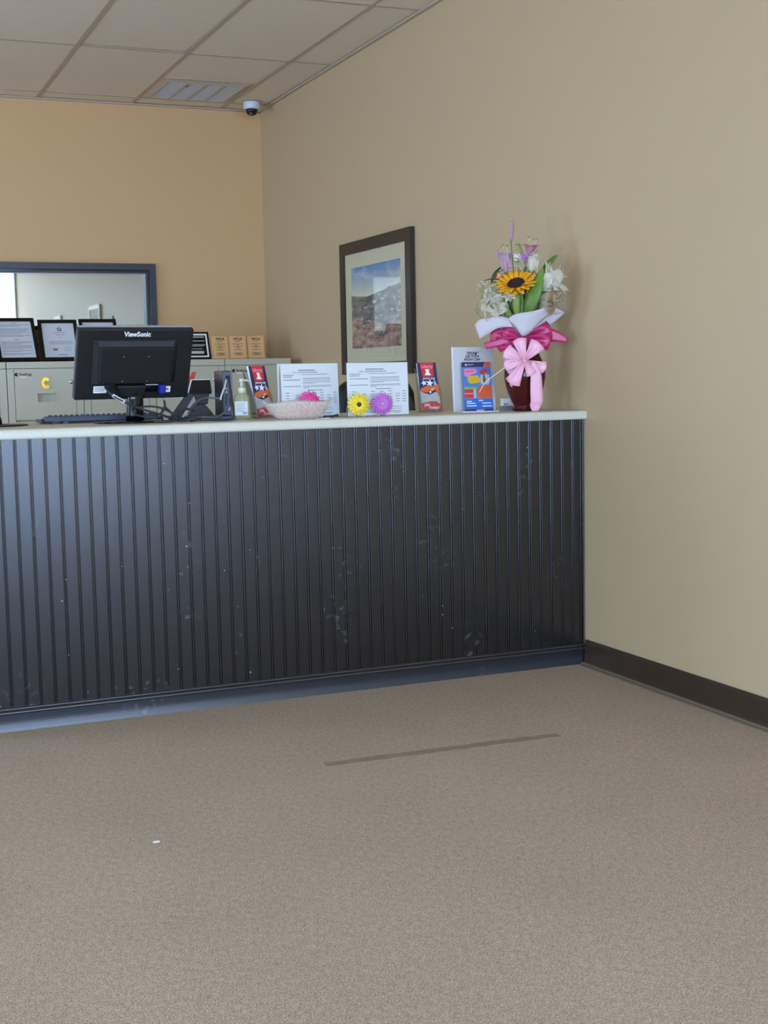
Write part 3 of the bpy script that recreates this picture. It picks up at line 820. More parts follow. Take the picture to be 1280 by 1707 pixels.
# ------------------------------------------------------------------ keyboard behind the monitor foot
kb = thing('keyboard', 'slate grey keyboard propped on its feet behind the monitor stand', 'keyboard', (-1.912, 0.440, TOP), 0)
prism('body', [(0.0, 0.0085), (0.004, 0.0275), (0.012, 0.0295), (0.145, 0.013), (0.148, 0.006), (0.143, 0.001), (0.135, 0.0008)], -0.222, 0.222, M_slate, kb, 'x', 0.002)
box('end_cap', (-0.234, 0.004, 0.004), (-0.2222, 0.143, 0.018), M_black, kb, 0.004)
box('end_cap', (0.2222, 0.004, 0.004), (0.234, 0.143, 0.018), M_black, kb, 0.004)
for sx in (-0.178, 0.178): box('foot', (sx - 0.016, 0.002, 0.0005), (sx + 0.016, 0.008, 0.010), M_black, kb, 0.001)
for sx in (-0.140, 0.140): box('fold_out_leg', (sx - 0.010, 0.010, 0.0005), (sx + 0.010, 0.014, 0.0200), M_slate, kb, 0.001)
bm = bmesh.new(); add_prism(bm, [(-0.0075, -0.0065), (0.0075, -0.0065), (0.0075, 0.0065), (-0.0075, 0.0065)], 0, 0.006, 'z')
for v in bm.verts:
    if v.co.z > 0.003: v.co.x *= 0.8; v.co.y *= 0.75
bmesh.ops.recalc_face_normals(bm, faces=bm.faces)
kme = bpy.data.meshes.new('key'); bm.to_mesh(kme); bm.free(); kme.materials.append(mat('key_plastic', (58, 64, 78), 0.5))
for r_ in range(6):
    for q in range(20):
        yy = 0.022 + r_ * 0.0195; o = link('key', kme, None, kb)
        o.location = (-0.197 + q * 0.0206 + (0.004 * r_ % 0.012), yy, 0.0290 - (yy - 0.012) * 0.124); o.rotation_euler = (-0.123, 0, 0)

# ------------------------------------------------------------------ little screen on folding stand, red tag, mini computer
st = thing('tilted_screen', 'small black tilted screen with white rim on an angled stand', 'screen', (-1.510, 0.45, TOP))
T_ = Matrix.Translation((0.0, 0.0, 0.103)) @ Matrix.Rotation(math.radians(-38), 4, 'X')
def inT(o): o.matrix_basis = T_ @ o.matrix_basis; return o
inT(prism('screen_back', [(-0.052, 0.0), (0.046, 0.004), (0.052, 0.070), (-0.024, 0.070)], 0.0, 0.010, M_black, st, 'y', 0.002))
inT(prism('white_rim', [(-0.058, 0.002), (-0.052, -0.001), (-0.024, 0.0705), (0.052, 0.0705), (0.052, 0.0755), (-0.028, 0.0755)], 0.003, 0.013, M_white, st, 'y'))
prism('neck', [(-0.016, 0.060), (0.026, 0.060), (0.034, 0.104), (-0.030, 0.104)], -0.004, 0.014, M_black, st, 'y', 0.003)
prism('angled_leg', [(-0.140, 0.002), (-0.092, 0.002), (-0.030, 0.100), (-0.058, 0.108)], -0.012, 0.004, M_black, st, 'y', 0.002)
prism('base_wedge', [(-0.07, 0.001), (0.056, 0.001), (0.050, 0.020), (0.016, 0.062), (-0.02, 0.062), (-0.035, 0.02)], 0.006, 0.05, mat('charcoal_plastic', (48, 46, 42), 0.5), st, 'y', 0.003)
rc = thing('red_tag', 'small red and white card standing behind the tilted screen', 'card', (-1.492, 0.60, TOP))
box('card', (-0.062, 0.0, 0.001), (0.004, 0.002, 0.152), M_white, rc)
prism('red_mark', [(-0.055, 0.115), (-0.022, 0.115), (0.006, 0.192), (-0.012, 0.192), (-0.020, 0.172), (-0.028, 0.190), (-0.055, 0.180)], -0.0025, -0.0002, M_red, rc, 'y')

pc = thing('mini_computer', 'slim black mini computer standing upright beside the hand sanitizer', 'computer', (-1.448, 0.285, TOP), math.radians(-1))
box('case', (-0.017, 0.004, 0.016), (0.017, 0.135, 0.192), M_dkcase, pc, 0.004)
box('rear_panel', (-0.0155, 0.0, 0.018), (0.0155, 0.0038, 0.189), M_slate, pc, 0.001)
for z0, z1, x0, x1, m in ((0.152, 0.172, -0.006, 0.010, M_gloss), (0.118, 0.126, -0.008, 0.008, M_palegrey), (0.104, 0.112, -0.008, 0.004, M_palegrey), (0.060, 0.084, -0.004, 0.010, M_gloss), (0.036, 0.050, -0.008, 0.008, M_palegrey)):
    box('port', (x0, -0.0016, z0), (x1, -0.0002, z1), m, pc, 0.0005)
box('foot', (-0.034, -0.008, 0.0005), (0.030, 0.13, 0.0155), M_slate, pc, 0.003)

# cables: each one a thing of its own
M_cable = mat('grey_black_cable', (44, 45, 50), 0.4)
M_cable2 = mat('mid_grey_cable', (88, 90, 96), 0.4)
def cable(pts, r, label, m=M_cable):
    return tag(tube('cable', pts, r, m, None, 8, 8), label, 'cable', 'cables on the worktop')
z0 = TOP + 0.005
pc1 = thing('cable', 'black monitor cord with a white sleeve sagging in front of pedestal', 'cable', (0, 0, 0), 0, 'cables on the worktop')
PW = [(-1.938, 0.222, 1.205), (-1.925, 0.185, 1.180), (-1.885, 0.17, 1.154), (-1.826, 0.17, 1.127), (-1.755, 0.17, 1.104), (-1.700, 0.19, 1.085), (-1.672, 0.20, z0)]
tube('cord', PW, 0.0042, M_cable, pc1)
tube('white_sleeve', [(-1.921, 0.1835, 1.1775), (-1.904, 0.177, 1.166), (-1.880, 0.171, 1.1515)], 0.0062, M_white, pc1)
cable([(-1.722, 0.205, 1.152), (-1.724, 0.19, 1.130), (-1.742, 0.185, 1.105), (-1.785, 0.185, 1.094), (-1.825, 0.21, 1.100), (-1.835, 0.24, 1.118), (-1.80, 0.25, 1.130), (-1.742, 0.235, 1.128), (-1.695, 0.21, 1.105), (-1.672, 0.19, z0)], 0.004, 'grey cable hanging from the blue plug and looping beside the pedestal', M_cable)
cable([(-1.700, 0.33, z0), (-1.712, 0.30, 1.100), (-1.708, 0.265, 1.125), (-1.690, 0.25, 1.110), (-1.665, 0.25, 1.085), (-1.655, 0.24, z0)], 0.004, 'black cable arching up just past the monitor pedestal')
cable([(-1.63, 0.20, z0), (-1.625, 0.22, 1.10), (-1.600, 0.25, 1.13), (-1.560, 0.28, 1.152), (-1.52, 0.30, 1.158), (-1.475, 0.272, 1.152)], 0.004, 'grey cable rising from the tangle to the upright mini computer', M_cable2)
cable([(-1.655, 0.17, z0), (-1.62, 0.16, 1.084), (-1.57, 0.16, 1.086), (-1.52, 0.18, 1.086), (-1.47, 0.22, 1.115), (-1.452, 0.262, 1.160), (-1.450, 0.270, 1.205), (-1.456, 0.275, 1.232)], 0.0046, 'thick grey cable running along the counter and up the mini computer', M_cable2)
cable([(-1.64, 0.15, z0), (-1.60, 0.14, 1.078), (-1.54, 0.14, z0), (-1.48, 0.15, z0), (-1.455, 0.19, 1.083), (-1.444, 0.235, 1.13), (-1.444, 0.258, 1.19), (-1.448, 0.275, 1.238)], 0.004, 'black cable curving close beside the sanitizer bottle into mini computer')
cable([(-1.660, 0.20, z0), (-1.655, 0.21, 1.105), (-1.625, 0.23, 1.118), (-1.59, 0.24, 1.103), (-1.575, 0.22, z0)], 0.0045, 'small black cable loop standing in the tangle')
cable([(-1.672, 0.155, z0 + .001), (-1.645, 0.13, 1.080), (-1.608, 0.135, 1.083), (-1.595, 0.17, 1.080), (-1.625, 0.19, 1.079), (-1.655, 0.175, 1.084), (-1.64, 0.15, 1.091)], 0.0052, 'thick black cable coiled flat at the middle of the tangle')
cable([(-1.775, 0.16, z0), (-1.72, 0.15, z0), (-1.685, 0.16, 1.080), (-1.66, 0.18, 1.083)], 0.005, 'black cord lying flat in front of the pedestal')
cable([(-1.458, 0.268, 1.225), (-1.468, 0.255, 1.20), (-1.484, 0.25, 1.165), (-1.488, 0.25, 1.148)], 0.0035, 'short pale grey cable hanging off the top of the mini computer', M_palegrey)

# ------------------------------------------------------------------ hand sanitizer
sz = thing('sanitizer_bottle', 'clear pump bottle of hand sanitizer with pale label', 'bottle', (-1.398, 0.262, TOP + 0.0005), math.radians(-12))
def rrect(a, b, r, n=5):
    out = []
    for cx, cy, s in ((a - r, b - r, 0), (-a + r, b - r, 90), (-a + r, -b + r, 180), (a - r, -b + r, 270)):
        for k in range(n + 1):
            t = math.radians(s + 90 * k / n); out.append((cx + r * math.cos(t), cy + r * math.sin(t)))
    return out
def loft(bm, secs, cap=True):
    rings = [[bm.verts.new((x, y, z)) for x, y in pts] for z, pts in secs]
    for a, b in zip(rings, rings[1:]):
        n = len(a)
        for k in range(n): bm.faces.new((a[k], a[(k + 1) % n], b[(k + 1) % n], b[k]))
    if cap: bm.faces.new(rings[0][::-1]); bm.faces.new(rings[-1])
bm = bmesh.new()
loft(bm, [(0, rrect(.027, .018, .010)), (.004, rrect(.0325, .0215, .012)), (.075, rrect(.0325, .0215, .012)), (.090, rrect(.029, .019, .012)), (.099, rrect(.019, .014, .012)), (.103, rrect(.0125, .0125, .0122))])
gel = bpy.data.materials.new('clear_gel'); gel.use_nodes = True
nt = gel.node_tree; pb = nt.nodes['Principled BSDF']; pb.inputs['Base Color'].default_value = (*lin((214, 212, 182)), 1); pb.inputs['Roughness'].default_value = 0.08
tr = nt.nodes.new('ShaderNodeBsdfTransparent'); tr.inputs['Color'].default_value = (*lin((238, 237, 222)), 1)
ms = nt.nodes.new('ShaderNodeMixShader'); ms.inputs[0].default_value = 0.24
nt.links.new(tr.outputs[0], ms.inputs[1]); nt.links.new(pb.outputs[0], ms.inputs[2]); nt.links.new(ms.outputs[0], nt.nodes['Material Output'].inputs['Surface'])
bm_obj('bottle', bm, gel, sz, True)
M_pump = mat('cream_pump_plastic', (214, 212, 190), 0.35)
lathe('collar', [(0, .103), (.0155, .103), (.0155, .121), (.0125, .124), (.006, .126), (0, .126)], M_pump, sz, 24)
lathe('pump_stem', [(0, .126), (.0048, .126), (.0048, .146), (0, .146)], M_pump, sz, 16)
pump = bmesh.new(); add_lathe(pump, [(0, .144), (.0075, .144), (.0095, .150), (.0095, .157), (.006, .160), (0, .160)], 20)
add_prism(pump, [(0.004, .150), (0.024, .1485), (0.029, .144), (0.031, .147), (0.026, .1545), (0.004, .1575)], -.0045, .0045)
bm_obj('pump_head', pump, M_pump, sz, True)
tube('dip_tube', [(0, 0, .103), (0.001, 0, .06), (.006, 0, .01)], 0.0022, M_pump, sz, 6)
box('label', (-.0300, -.0226, .016), (.0200, -.0218, .070), mat('pale_blue_label', (206, 214, 208), 0.5), sz)
prints('label_print', [(-.026, .062 - k * .0062, .012 - (k % 3) * .004, .0635 - k * .0062) for k in range(6)] + [(.000 + k * .0028, .020, .0012 + k * .0028 + (k % 2) * .0008, .030) for k in range(6)], M_greyink, sz, -.0226)

# ------------------------------------------------------------------ brochure racks
def star(cx, cz, R_, rot=0.0):
    out = []
    for k in range(10):
        a = PI / 2 + rot + PI * k / 5; r = R_ if k % 2 == 0 else R_ * 0.42
        out.append((cx + r * math.cos(a), cz + r * math.sin(a)))
    return out
def brochure(parent_loc, yawd, leand, w, h, label):
    R3 = Matrix.Rotation(math.radians(yawd), 3, 'Z') @ Matrix.Rotation(-math.radians(leand), 3, 'X')
    t = thing('brochure', label, 'brochure', parent_loc, rot=R3.to_euler(), group='motor club brochures')
    e = -0.0003
    box('folded_sheets', (-w / 2, 0.0, 0.0), (w / 2, 0.010, h), M_white, t, 0.001)
    box('navy_cover', (-w / 2, -0.0012, 0.0), (w / 2, -0.0001, h), M_navy, t)
    Y0, Y1 = -0.0016, -0.0012
    prism('red_panel', [(-w * .28, h * .70), (w * .30, h * .70), (w * .36, h * .995), (-w * .36, h * .995)], Y0, Y1, M_red, t)
    # white bell
    bell = [(-.012, .0), (.014, .0), (.013, .005), (.0085, .010), (.0075, .022), (.010, .024), (.010, .027), (-.009, .027), (-.009, .024), (-.0065, .022), (-.0065, .010), (-.012, .005)]
    prism('bell_emblem', [(x, h * .735 + z) for x, z in bell], Y0 - .0004, Y0, M_white, t)
    text('lettering', 'Liberty', 0.019, M_pink_t, t, (0.0, Y0 - .0004, h * .915), bold=0.0008, shear=0.2, width=w * .62)
    text('lettering', 'MOTOR CLUB', 0.009, M_white, t, (w * .04, Y1 - .0004, h * .665), bold=0.0002, width=w * .62)
    prism('star_emblem', star(-w * .24, h * .575, .014, 0.3), Y0, Y1, M_white, t)
    prism('star_emblem', star(w * .06, h * .57, .018, -0.2), Y0, Y1, M_white, t)
    # pale road, car, red slogan panel
    prism('pale_road', [(-w * .5, h * .02), (w * .5, h * .02), (w * .5, h * .47), (w * .30, h * .66), (w * .28, h * .40), (-w * .1, h * .34), (-w * .5, h * .42)], Y0, Y1, M_palegrey, t)
    prism('orange_band', [(w * .26, h * .52), (w * .5, h * .55), (w * .5, h * .28), (w * .36, h * .38)], Y0 - .0003, Y0, M_orange, t)
    prism('car_body', [(-w * .46, h * .40), (-w * .46, h * .46), (-w * .2, h * .505), (w * .1, h * .515), (w * .34, h * .50), (w * .38, h * .45), (w * .3, h * .40), (-.0, h * .355)], Y0 - .0007, Y0 - .0003, M_orange, t)
    prism('car_shadow', [(-w * .46, h * .405), (-w * .12, h * .372), (w * .34, h * .425), (w * .36, h * .39), (w * .02, h * .335), (-w * .25, h * .36)], Y0 - .0011, Y0 - .0007, M_gloss, t)
    prism('car_window', [(-.0, h * .43), (w * .30, h * .475), (w * .16, h * .415)], Y0 - .0014, Y0 - .0011, M_palegrey, t)
    def ring(cx, cz, r): return [(cx + r * math.cos(2 * PI * k / 16), cz + r * math.sin(2 * PI * k / 16)) for k in range(16)]
    prism('wheel', ring(w * .03, h * .385, .0085), Y0 - .0017, Y0 - .0011, M_gloss, t)
    prism('hubcap', ring(w * .03, h * .385, .0052), Y0 - .0020, Y0 - .0017, M_white, t)
    prism('slogan_panel', [(-w * .5, h * .012), (w * .5, h * .012), (w * .5, h * .13), (w * .30, h * .19), (-.0, h * .195), (-w * .5, h * .155)], Y0 - .0003, Y0, M_red, t)
    text('lettering', 'Join', 0.017, M_white, t, (-w * .22, Y0 - .0006, h * .125), bold=0.0005, shear=0.2, width=w * .3)
    text('lettering', 'Today!', 0.016, M_white, t, (w * .12, Y0 - .0006, h * .062), bold=0.0005, shear=0.25, width=w * .55)
    return t
def brochure_rack(loc, yawd, leand, w, h, label):
    R3 = Matrix.Rotation(math.radians(yawd), 3, 'Z') @ Matrix.Rotation(-math.radians(leand), 3, 'X')
    t = thing('brochure_rack', label, 'rack', loc, rz=math.radians(yawd))
    L_ = math.radians(leand)
    def lp(o):
        o.matrix_basis = Matrix.Rotation(-L_, 4, 'X') @ o.matrix_basis; return o
    lp(box('back_plate', (-w / 2 - .004, 0.034, 0.012), (w / 2 + .004, 0.0365, h + 0.002), M_acr, t))
    lp(box('front_lip', (-w / 2 - .004, -0.006, 0.002), (w / 2 + .004, -0.0040, h * 0.46), M_acr, t))
    for s in (-1, 1):
        lp(prism('side_wall', [(-0.004, 0.002), (0.034, 0.012), (0.034, h), (0.030, h), (-0.004, h * 0.46)], s * (w / 2 + .0015), s * (w / 2 + .004), M_acr2, t, 'x'))
    box('foot_plate', (-w / 2 - .004, -0.012, 0.0005), (w / 2 + .004, 0.075, 0.0025), M_acr2, t)
    return t
M_acr2 = thin_glass('acrylic_edge', (0.80, 0.82, 0.80), 0.16, 0.15)
brochure_rack((-1.298, 0.262, TOP), 23.5, 14.3, 0.087, 0.200, 'clear acrylic brochure rack standing between sanitizer and candy dish')
brochure((-1.297, 0.270, TOP + 0.0068), 23.5, 14.3, 0.085, 0.208, 'red and navy motor club brochure in rack beside the candy dish')
brochure_rack((-0.525, 0.362, TOP), -6.1, 17.1, 0.087, 0.205, 'clear acrylic brochure rack next to the white folder sign')
brochure((-0.525, 0.370, TOP + 0.0072), -6.1, 17.1, 0.085, 0.214, 'red and navy motor club brochure in rack behind the purple daisy sign')

# ------------------------------------------------------------------ price sheets in acrylic stands
def table_sheet(w, h):
    R = []; B = []
    B.append((-w * .20, h * .862, w * .10, h * .876))
    R.append((-w * .30, h * .825, -w * .22, h * .836)); B.append((-w * .2, h * .825, w * .14, h * .836))
    R.append((-w * .46, h * .80, w * .36, h * .803))
    R.append((-w * .14, h * .782, w * .30, h * .79))
    B.append((-w * .46, h * .772, -w * .28, h * .782)); B.append((-w * .46, h * .742, -w * .30, h * .752)); B.append((-w * .46, h * .69, -w * .16, h * .70)); B.append((-w * .46, h * .575, -w * .16, h * .585))
    for zz in (.72, .70, .672, .645, .625): R.append((-w * .12, h * zz, w * (.36 if zz != .625 else .1), h * zz + .0018))
    for zz in (.585, .565, .545): R.append((-w * .12, h * zz, w * (.37 if zz != .545 else -.02), h * zz + .0018))
    B.append((-w * .04, h * .50, w * .22, h * .511))
    for zz in (.455, .405, .36, .31, .265):
        for xx in (-.43, -.26, -.12, .03, .17, .29, .40):
            if zz == .455 and xx in (-.26, .29): continue
            R.append((w * xx, h * zz, w * (xx + .065), h * zz + .0022))
    for zz in (.215, .17, .135, .09, .075): R.append((-w * (.43 if zz > .1 else .3), h * zz, w * (.38 if zz < .18 else .1), h * zz + .0018))
    R.append((w * .26, h * .05, w * .36, h * .058))
    return R, B
def price_stand(loc, yawd, leand, w, h, label, side_sheet=False):
    t = thing('price_sheet_stand', label, 'sign', loc, rz=math.radians(yawd), group='price sheets on the counter')
    L_ = math.radians(leand)
    def lp(o):
        o.matrix_basis = Matrix.Rotation(-L_, 4, 'X') @ o.matrix_basis; return o
    lp(box('paper_sheet', (-w / 2 + .003, 0.0024, 0.004), (w / 2 - .003, 0.0036, h - .003), M_white, t))
    R, B = table_sheet(w - .006, h)
    lp(prints('printed_lettering', R, M_greyink, t, 0.0024)); lp(prints('heading_lettering', B, M_ink, t, 0.0024))
    lp(box('front_plate', (-w / 2, 0.0, 0.002), (w / 2, 0.0018, h), M_acr, t)); lp(box('back_plate', (-w / 2, 0.0042, 0.002), (w / 2, 0.006, h), M_acr, t))
    box('foot_plate', (-w / 2, -0.002, 0.0005), (w / 2, 0.075, 0.0020), M_acr2, t)
    return t
price_stand((-1.147, 0.155, TOP), 9.0, 2.0, 0.262, 0.216, 'upright price sheet in acrylic stand just behind the candy dish')
price_stand((-0.878, 0.110, TOP), 5.2, 1.5, 0.279, 0.215, 'upright price sheet in acrylic stand behind the yellow and purple daisies')
sd = thing('spare_sheet', 'plain white sheet edge showing beside the price sheet above candy dish', 'paper', (-1.208, 0.246, TOP), math.radians(7))
box('paper_sheet', (-0.048, 0, 0.001), (0.12, 0.0016, 0.214), M_white, sd)
box('folded_flap', (-0.048, -0.012, 0.001), (-0.0465, -0.0002, 0.214), M_white, sd)

# ------------------------------------------------------------------ daisy clips
def daisy(loc, R_, col_petal, m_centre, n, label, yawd=-12, rows=2, tilt=0.0, feet=True, cr=0.0085):
    t = thing('daisy_clip', label, 'ornament', loc, rz=math.radians(yawd), group='artificial daisies on the counter')
    ht = R_ + 0.004
    for row in range(rows):
        rr = R_ * (1.0 - 0.17 * row)
        bm = bmesh.new()
        # one petal pointing up from the middle, cupped
        G = []
        for i in range(6):
            f = i / 5; wv = rr * (0.055 + 0.085 * math.sin(PI * min(1, f * 0.80 + 0.12))) * (1 if i < 5 else 0.35)
            G.append([(s * wv, -0.003 - 0.004 * row - (0.005 * math.sin(f * PI)) + abs(s) * 0.0012 + 0.006 * f * f, 0.005 + f * (rr - 0.005)) for s in (-1, 0, 1)])
        o = sheet('petal', G, col_petal[row], t, 0.0010)
        me = o.data
        for k in range(n):
            if k == 0: p = o
            else: p = link('petal', me, None, t)
            p.location = (0, 0, ht); p.rotation_euler = (0, 2 * PI * (k + 0.5 * row) / n + random.uniform(-.05, .05), 0)
    lathe('flower_centre', [(0, 0), (cr, 0), (cr, .003), (cr * .6, .006), (0, .007)], m_centre, t, 20, True, (0, -0.007, ht), (PI / 2, 0, 0))
    if feet:
        b = bmesh.new(); 
        for s in (-1, 1):
            pts = [(s * .014, 0.004, .022), (s * .016, 0.002, .006)] + [(s * .017 + .0034 * math.cos(a) , 0.0, .0045 + .0034 * math.sin(a)) for a in [PI / 2 + k * PI / 5 for k in range(11)]]
            wire = bmesh.new(); add_tube(wire, pts, 0.0009, 6); bm_obj('wire_foot', wire, M_chrome, t, True)
        wire = bmesh.new(); add_tube(wire, [(0, 0.010, ht), (0, 0.016, 0.02), (0, 0.03, 0.0015)], 0.0012, 6); bm_obj('wire_prop', wire, M_chrome, t, True)
    return t
M_y1 = mat('yellow_petal', (242, 222, 70), 0.5); M_y2 = mat('deep_yellow_petal', (236, 204, 52), 0.5)
M_p1 = mat('orchid_petal', (208, 128, 214), 0.5); M_p2 = mat('deep_orchid_petal', (194, 108, 204), 0.5)
M_h1 = mat('hot_pink_petal', (238, 84, 160), 0.5); M_h2 = mat('deep_pink_petal', (224, 64, 142), 0.5)
M_tanc = mat('tan_centre', (176, 160, 140), 0.7)
daisy((-0.997, 0.030, TOP + 0.0005), 0.046, (M_y1, M_y2), mat('brown_centre', (58, 46, 24), 0.6), 18, 'yellow artificial daisy with dark centre standing before a price sheet')
daisy((-0.885, 0.060, TOP + 0.0005), 0.0455, (M_p1, M_p2), M_tanc, 21, 'purple artificial daisy on wire feet standing before a price sheet', -10)
daisy((-1.168, 0.118, TOP + 0.012), 0.046, (M_h1, M_h2), M_tanc, 18, 'hot pink artificial daisy peeping over the rim of the candy dish', -8)

# ------------------------------------------------------------------ candy dish
M_cut = bpy.data.materials.new('pressed_glass'); M_cut.use_nodes = True
nt = M_cut.node_tree; pb = nt.nodes['Principled BSDF']; pb.inputs['Base Color'].default_value = (*lin((240, 226, 214)), 1); pb.inputs['Roughness'].default_value = 0.12
tr = nt.nodes.new('ShaderNodeBsdfTransparent'); tr.inputs['Color'].default_value = (0.975, 0.965, 0.955, 1)
ms = nt.nodes.new('ShaderNodeMixShader'); tc = nt.nodes.new('ShaderNodeTexCoord')
vo = nt.nodes.new('ShaderNodeTexVoronoi'); vo.inputs['Scale'].default_value = 120
nt.links.new(tc.outputs['Object'], vo.inputs['Vector'])
mr = nt.nodes.new('ShaderNodeMapRange'); mr.inputs['From Max'].default_value = 0.7; mr.inputs['To Min'].default_value = 0.22; mr.inputs['To Max'].default_value = 0.38
nt.links.new(vo.outputs['Distance'], mr.inputs[0]); nt.links.new(mr.outputs[0], ms.inputs[0])
bp = nt.nodes.new('ShaderNodeBump'); bp.inputs['Strength'].default_value = 0.6; bp.inputs['Distance'].default_value = 0.003
nt.links.new(vo.outputs['Distance'], bp.inputs['Height']); nt.links.new(bp.outputs[0], pb.inputs['Normal'])
nt.links.new(tr.outputs[0], ms.inputs[1]); nt.links.new(pb.outputs[0], ms.inputs[2]); nt.links.new(ms.outputs[0], nt.nodes['Material Output'].inputs['Surface'])
DX, DY = -1.242, 0.052
N = 72
def dish_ring(f, inset=0.0):
    """f 0 foot .. 1 rim; long boat-shaped oval with wavy rim"""
    pts = []
    for k in range(N):
        a = 2 * PI * k / N
        ca, sa = math.cos(a), math.sin(a)
        aL = 0.075 + 0.066 * f ** 0.85 - inset; bS = 0.030 + 0.028 * f - inset
        wav = 0.006 * math.sin(5 * a + 0.6) * f
        z = 0.0005 + 0.066 * f ** 1.25 + (0.0055 * math.sin(4 * a + 2.2) + 0.004 * max(0, ca) - 0.002 + 0.003 * abs(ca)) * f ** 2
        pts.append((aL * ca + wav * ca, (bS + wav * .5) * sa, z + inset * 0.9))
    return pts
bm = bmesh.new()
rings = []
for f in (0, .12, .3, .5, .7, .86, 1.0): rings.append([bm.verts.new(p) for p in dish_ring(f)])
for f in (1.0, .8, .55, .3, .1): rings.append([bm.verts.new(p) for p in dish_ring(f, 0.004)])
for a, b in zip(rings, rings[1:]):
    for k in range(N): bm.faces.new((a[k], a[(k + 1) % N], b[(k + 1) % N], b[k]))
bm.faces.new(rings[0][::-1]); bm.faces.new(rings[-1])
dish = bm_obj('candy_dish', bm, M_cut, None, True, (DX, DY, TOP), (0, 0, math.radians(-4)))
tag(dish, 'boat-shaped pressed glass dish of wrapped candies at the worktop edge', 'dish')
ccols = [mat('candy_' + n, c, 0.35) for n, c in (('peach', (240, 196, 150)), ('coral', (240, 120, 92)), ('rose', (232, 170, 170)), ('butter', (240, 214, 140)), ('blush', (236, 190, 186)))]
bm = bmesh.new(); add_lathe(bm, [(0, -.0075), (.007, -.006), (.0105, 0), (.007, .006), (0, .0075)], 10)
for s in (-1, 1): add_prism(bm, [(s * .009, -.001), (s * .019, -.006), (s * .019, .006), (s * .009, .001)], -.0008, .0008, 'z')
bmesh.ops.recalc_face_normals(bm, faces=bm.faces)
cme = [bpy.data.meshes.new('wrapped_candy') for _ in ccols]
for q, m in zip(cme, ccols): bm.to_mesh(q); q.materials.append(m); [setattr(p, 'use_smooth', True) for p in q.polygons]
bm.free()
spots = [(-.06, -.012, .018), (-.035, -.014, .016), (-.008, -.014, .018), (.020, -.014, .016), (.048, -.010, .018), (-.048, .010, .018), (-.018, .012, .018), (.010, .012, .017), (.038, .012, .018), (-.066, -.004, .036), (-.040, -.010, .036), (-.012, -.008, .035), (.018, -.010, .037), (.044, -.002, .036), (-.026, .010, .037), (.026, .012, .037), (.070, 0, .040)]
names = ['peach', 'coral', 'rose', 'butter', 'blush']
for i, (x, y, z) in enumerate(spots):
    k = {3: 1, 12: 1, 1: 3, 10: 3, 2: 0}.get(i, (i * 2) % 5)
    o = link('wrapped_candy', cme[k]); a = math.radians(-4)
    o.location = (DX + x * math.cos(a) - y * math.sin(a), DY + x * math.sin(a) + y * math.cos(a), TOP + z)
    o.rotation_euler = (random.uniform(-.5, .5), random.uniform(-.3, .3), random.uniform(0, 3))
    tag(o, names[k] + ' wrapped candy among the sweets in the pressed glass dish', 'candy', 'candies in the glass dish')

# black bow-shaped binder clip at the foot of the first price sheet and slips of paper
clip = thing('binder_clip', 'black binder clip lying at the foot of the price sheet by the candy dish', 'clip', (-1.108, 0.045, TOP), math.radians(4))
prism('clip_body', [(-0.030, 0.004), (-0.030, 0.013), (-0.016, 0.010), (0.010, 0.011), (0.030, 0.016), (0.032, 0.003), (0.018, 0.005), (0.004, 0.002), (-0.012, 0.006)], -0.006, 0.006, M_black, clip, 'y', 0.001)
tube('clip_wire', [(-0.026, 0.0, 0.004), (-0.03, -0.012, 0.002), (-0.01, -0.018, 0.002), (0.0, -0.008, 0.003)], 0.0009, M_chrome, clip, 6)
def slip(loc, rz, w, d, label, m=M_white, th=0.0012):
    return tag(box('paper_slip', (-w / 2, -d / 2, 0.0), (w / 2, d / 2, th), m, None, 0, loc=loc, rot=(0, 0, rz)), label, 'paper', 'slips of paper on the worktop')
slip((-1.150, 0.022, TOP + .0005), .1, .05, .05, 'white paper slip under the end of the candy dish')
slip((-0.385, 0.225, TOP + .0005), -.1, .16, .10, 'white paper slip lying flat before the folder sign', th=.003)
slip((-0.165, 0.385, TOP + .0005), .3, .19, .10, 'cream paper slip lying flat behind the ruby vase', mat('cream_paper', (222, 218, 190), .7), th=.003)

# ------------------------------------------------------------------ white folder sign with leaflet
fs = thing('folder_sign', 'tall white folder sign with slanted black lettering next to the vase', 'sign', (-0.340, 0.330, TOP), math.radians(-8))
L4 = Matrix.Rotation(-math.radians(3.0), 4, 'X')
def lf(o): o.matrix_basis = L4 @ o.matrix_basis; return o
M_silverw = mat('white_folder_card', (200, 198, 196), 0.4)
lf(box('folder', (-0.088, 0.0, 0.001), (0.096, 0.012, 0.275), M_silverw, fs, 0.0015))
lf(box('spine', (-0.094, -0.002, 0.001), (-0.0885, 0.014, 0.276), mat('white_spine', (226, 230, 236), 0.3), fs, 0.0015))
for q, (s, xx, zz, ww) in enumerate((('TEXAS', -0.010, 0.248, 0.042), ('CAR TITLE &', -0.006, 0.2345, 0.062), ('PAYDAY LOAN', -0.006, 0.221, 0.074))):
    lf(text('lettering', s, 0.0145, M_ink, fs, (xx, -0.0006, zz), bold=0.0005, shear=0.35, width=ww))
lf(prism('swoosh_emblem', [(0.009, 0.249), (0.015, 0.251), (0.040, 0.256), (0.017, 0.2485), (0.014, 0.236), (0.012, 0.236)], -0.0006, -0.0001, M_ink, fs))
M_ltblue = mat('blue_print', (86, 132, 206), 0.4); M_blue = mat('strong_blue_print', (56, 110, 196), 0.4); M_green = mat('lime_print', (132, 186, 62), 0.4)
M_yel = mat('yellow_print', (226, 184, 50), 0.4)
RL = Matrix.Rotation(math.radians(-4), 3, 'Z') @ Matrix.Rotation(-math.radians(9), 3, 'X')
lt = thing('leaflet', 'blue and orange leaflet leaning on the white folder sign', 'leaflet', (-0.337, 0.292, TOP + 0.0005), rot=RL.to_euler())
w, h = 0.132, 0.212
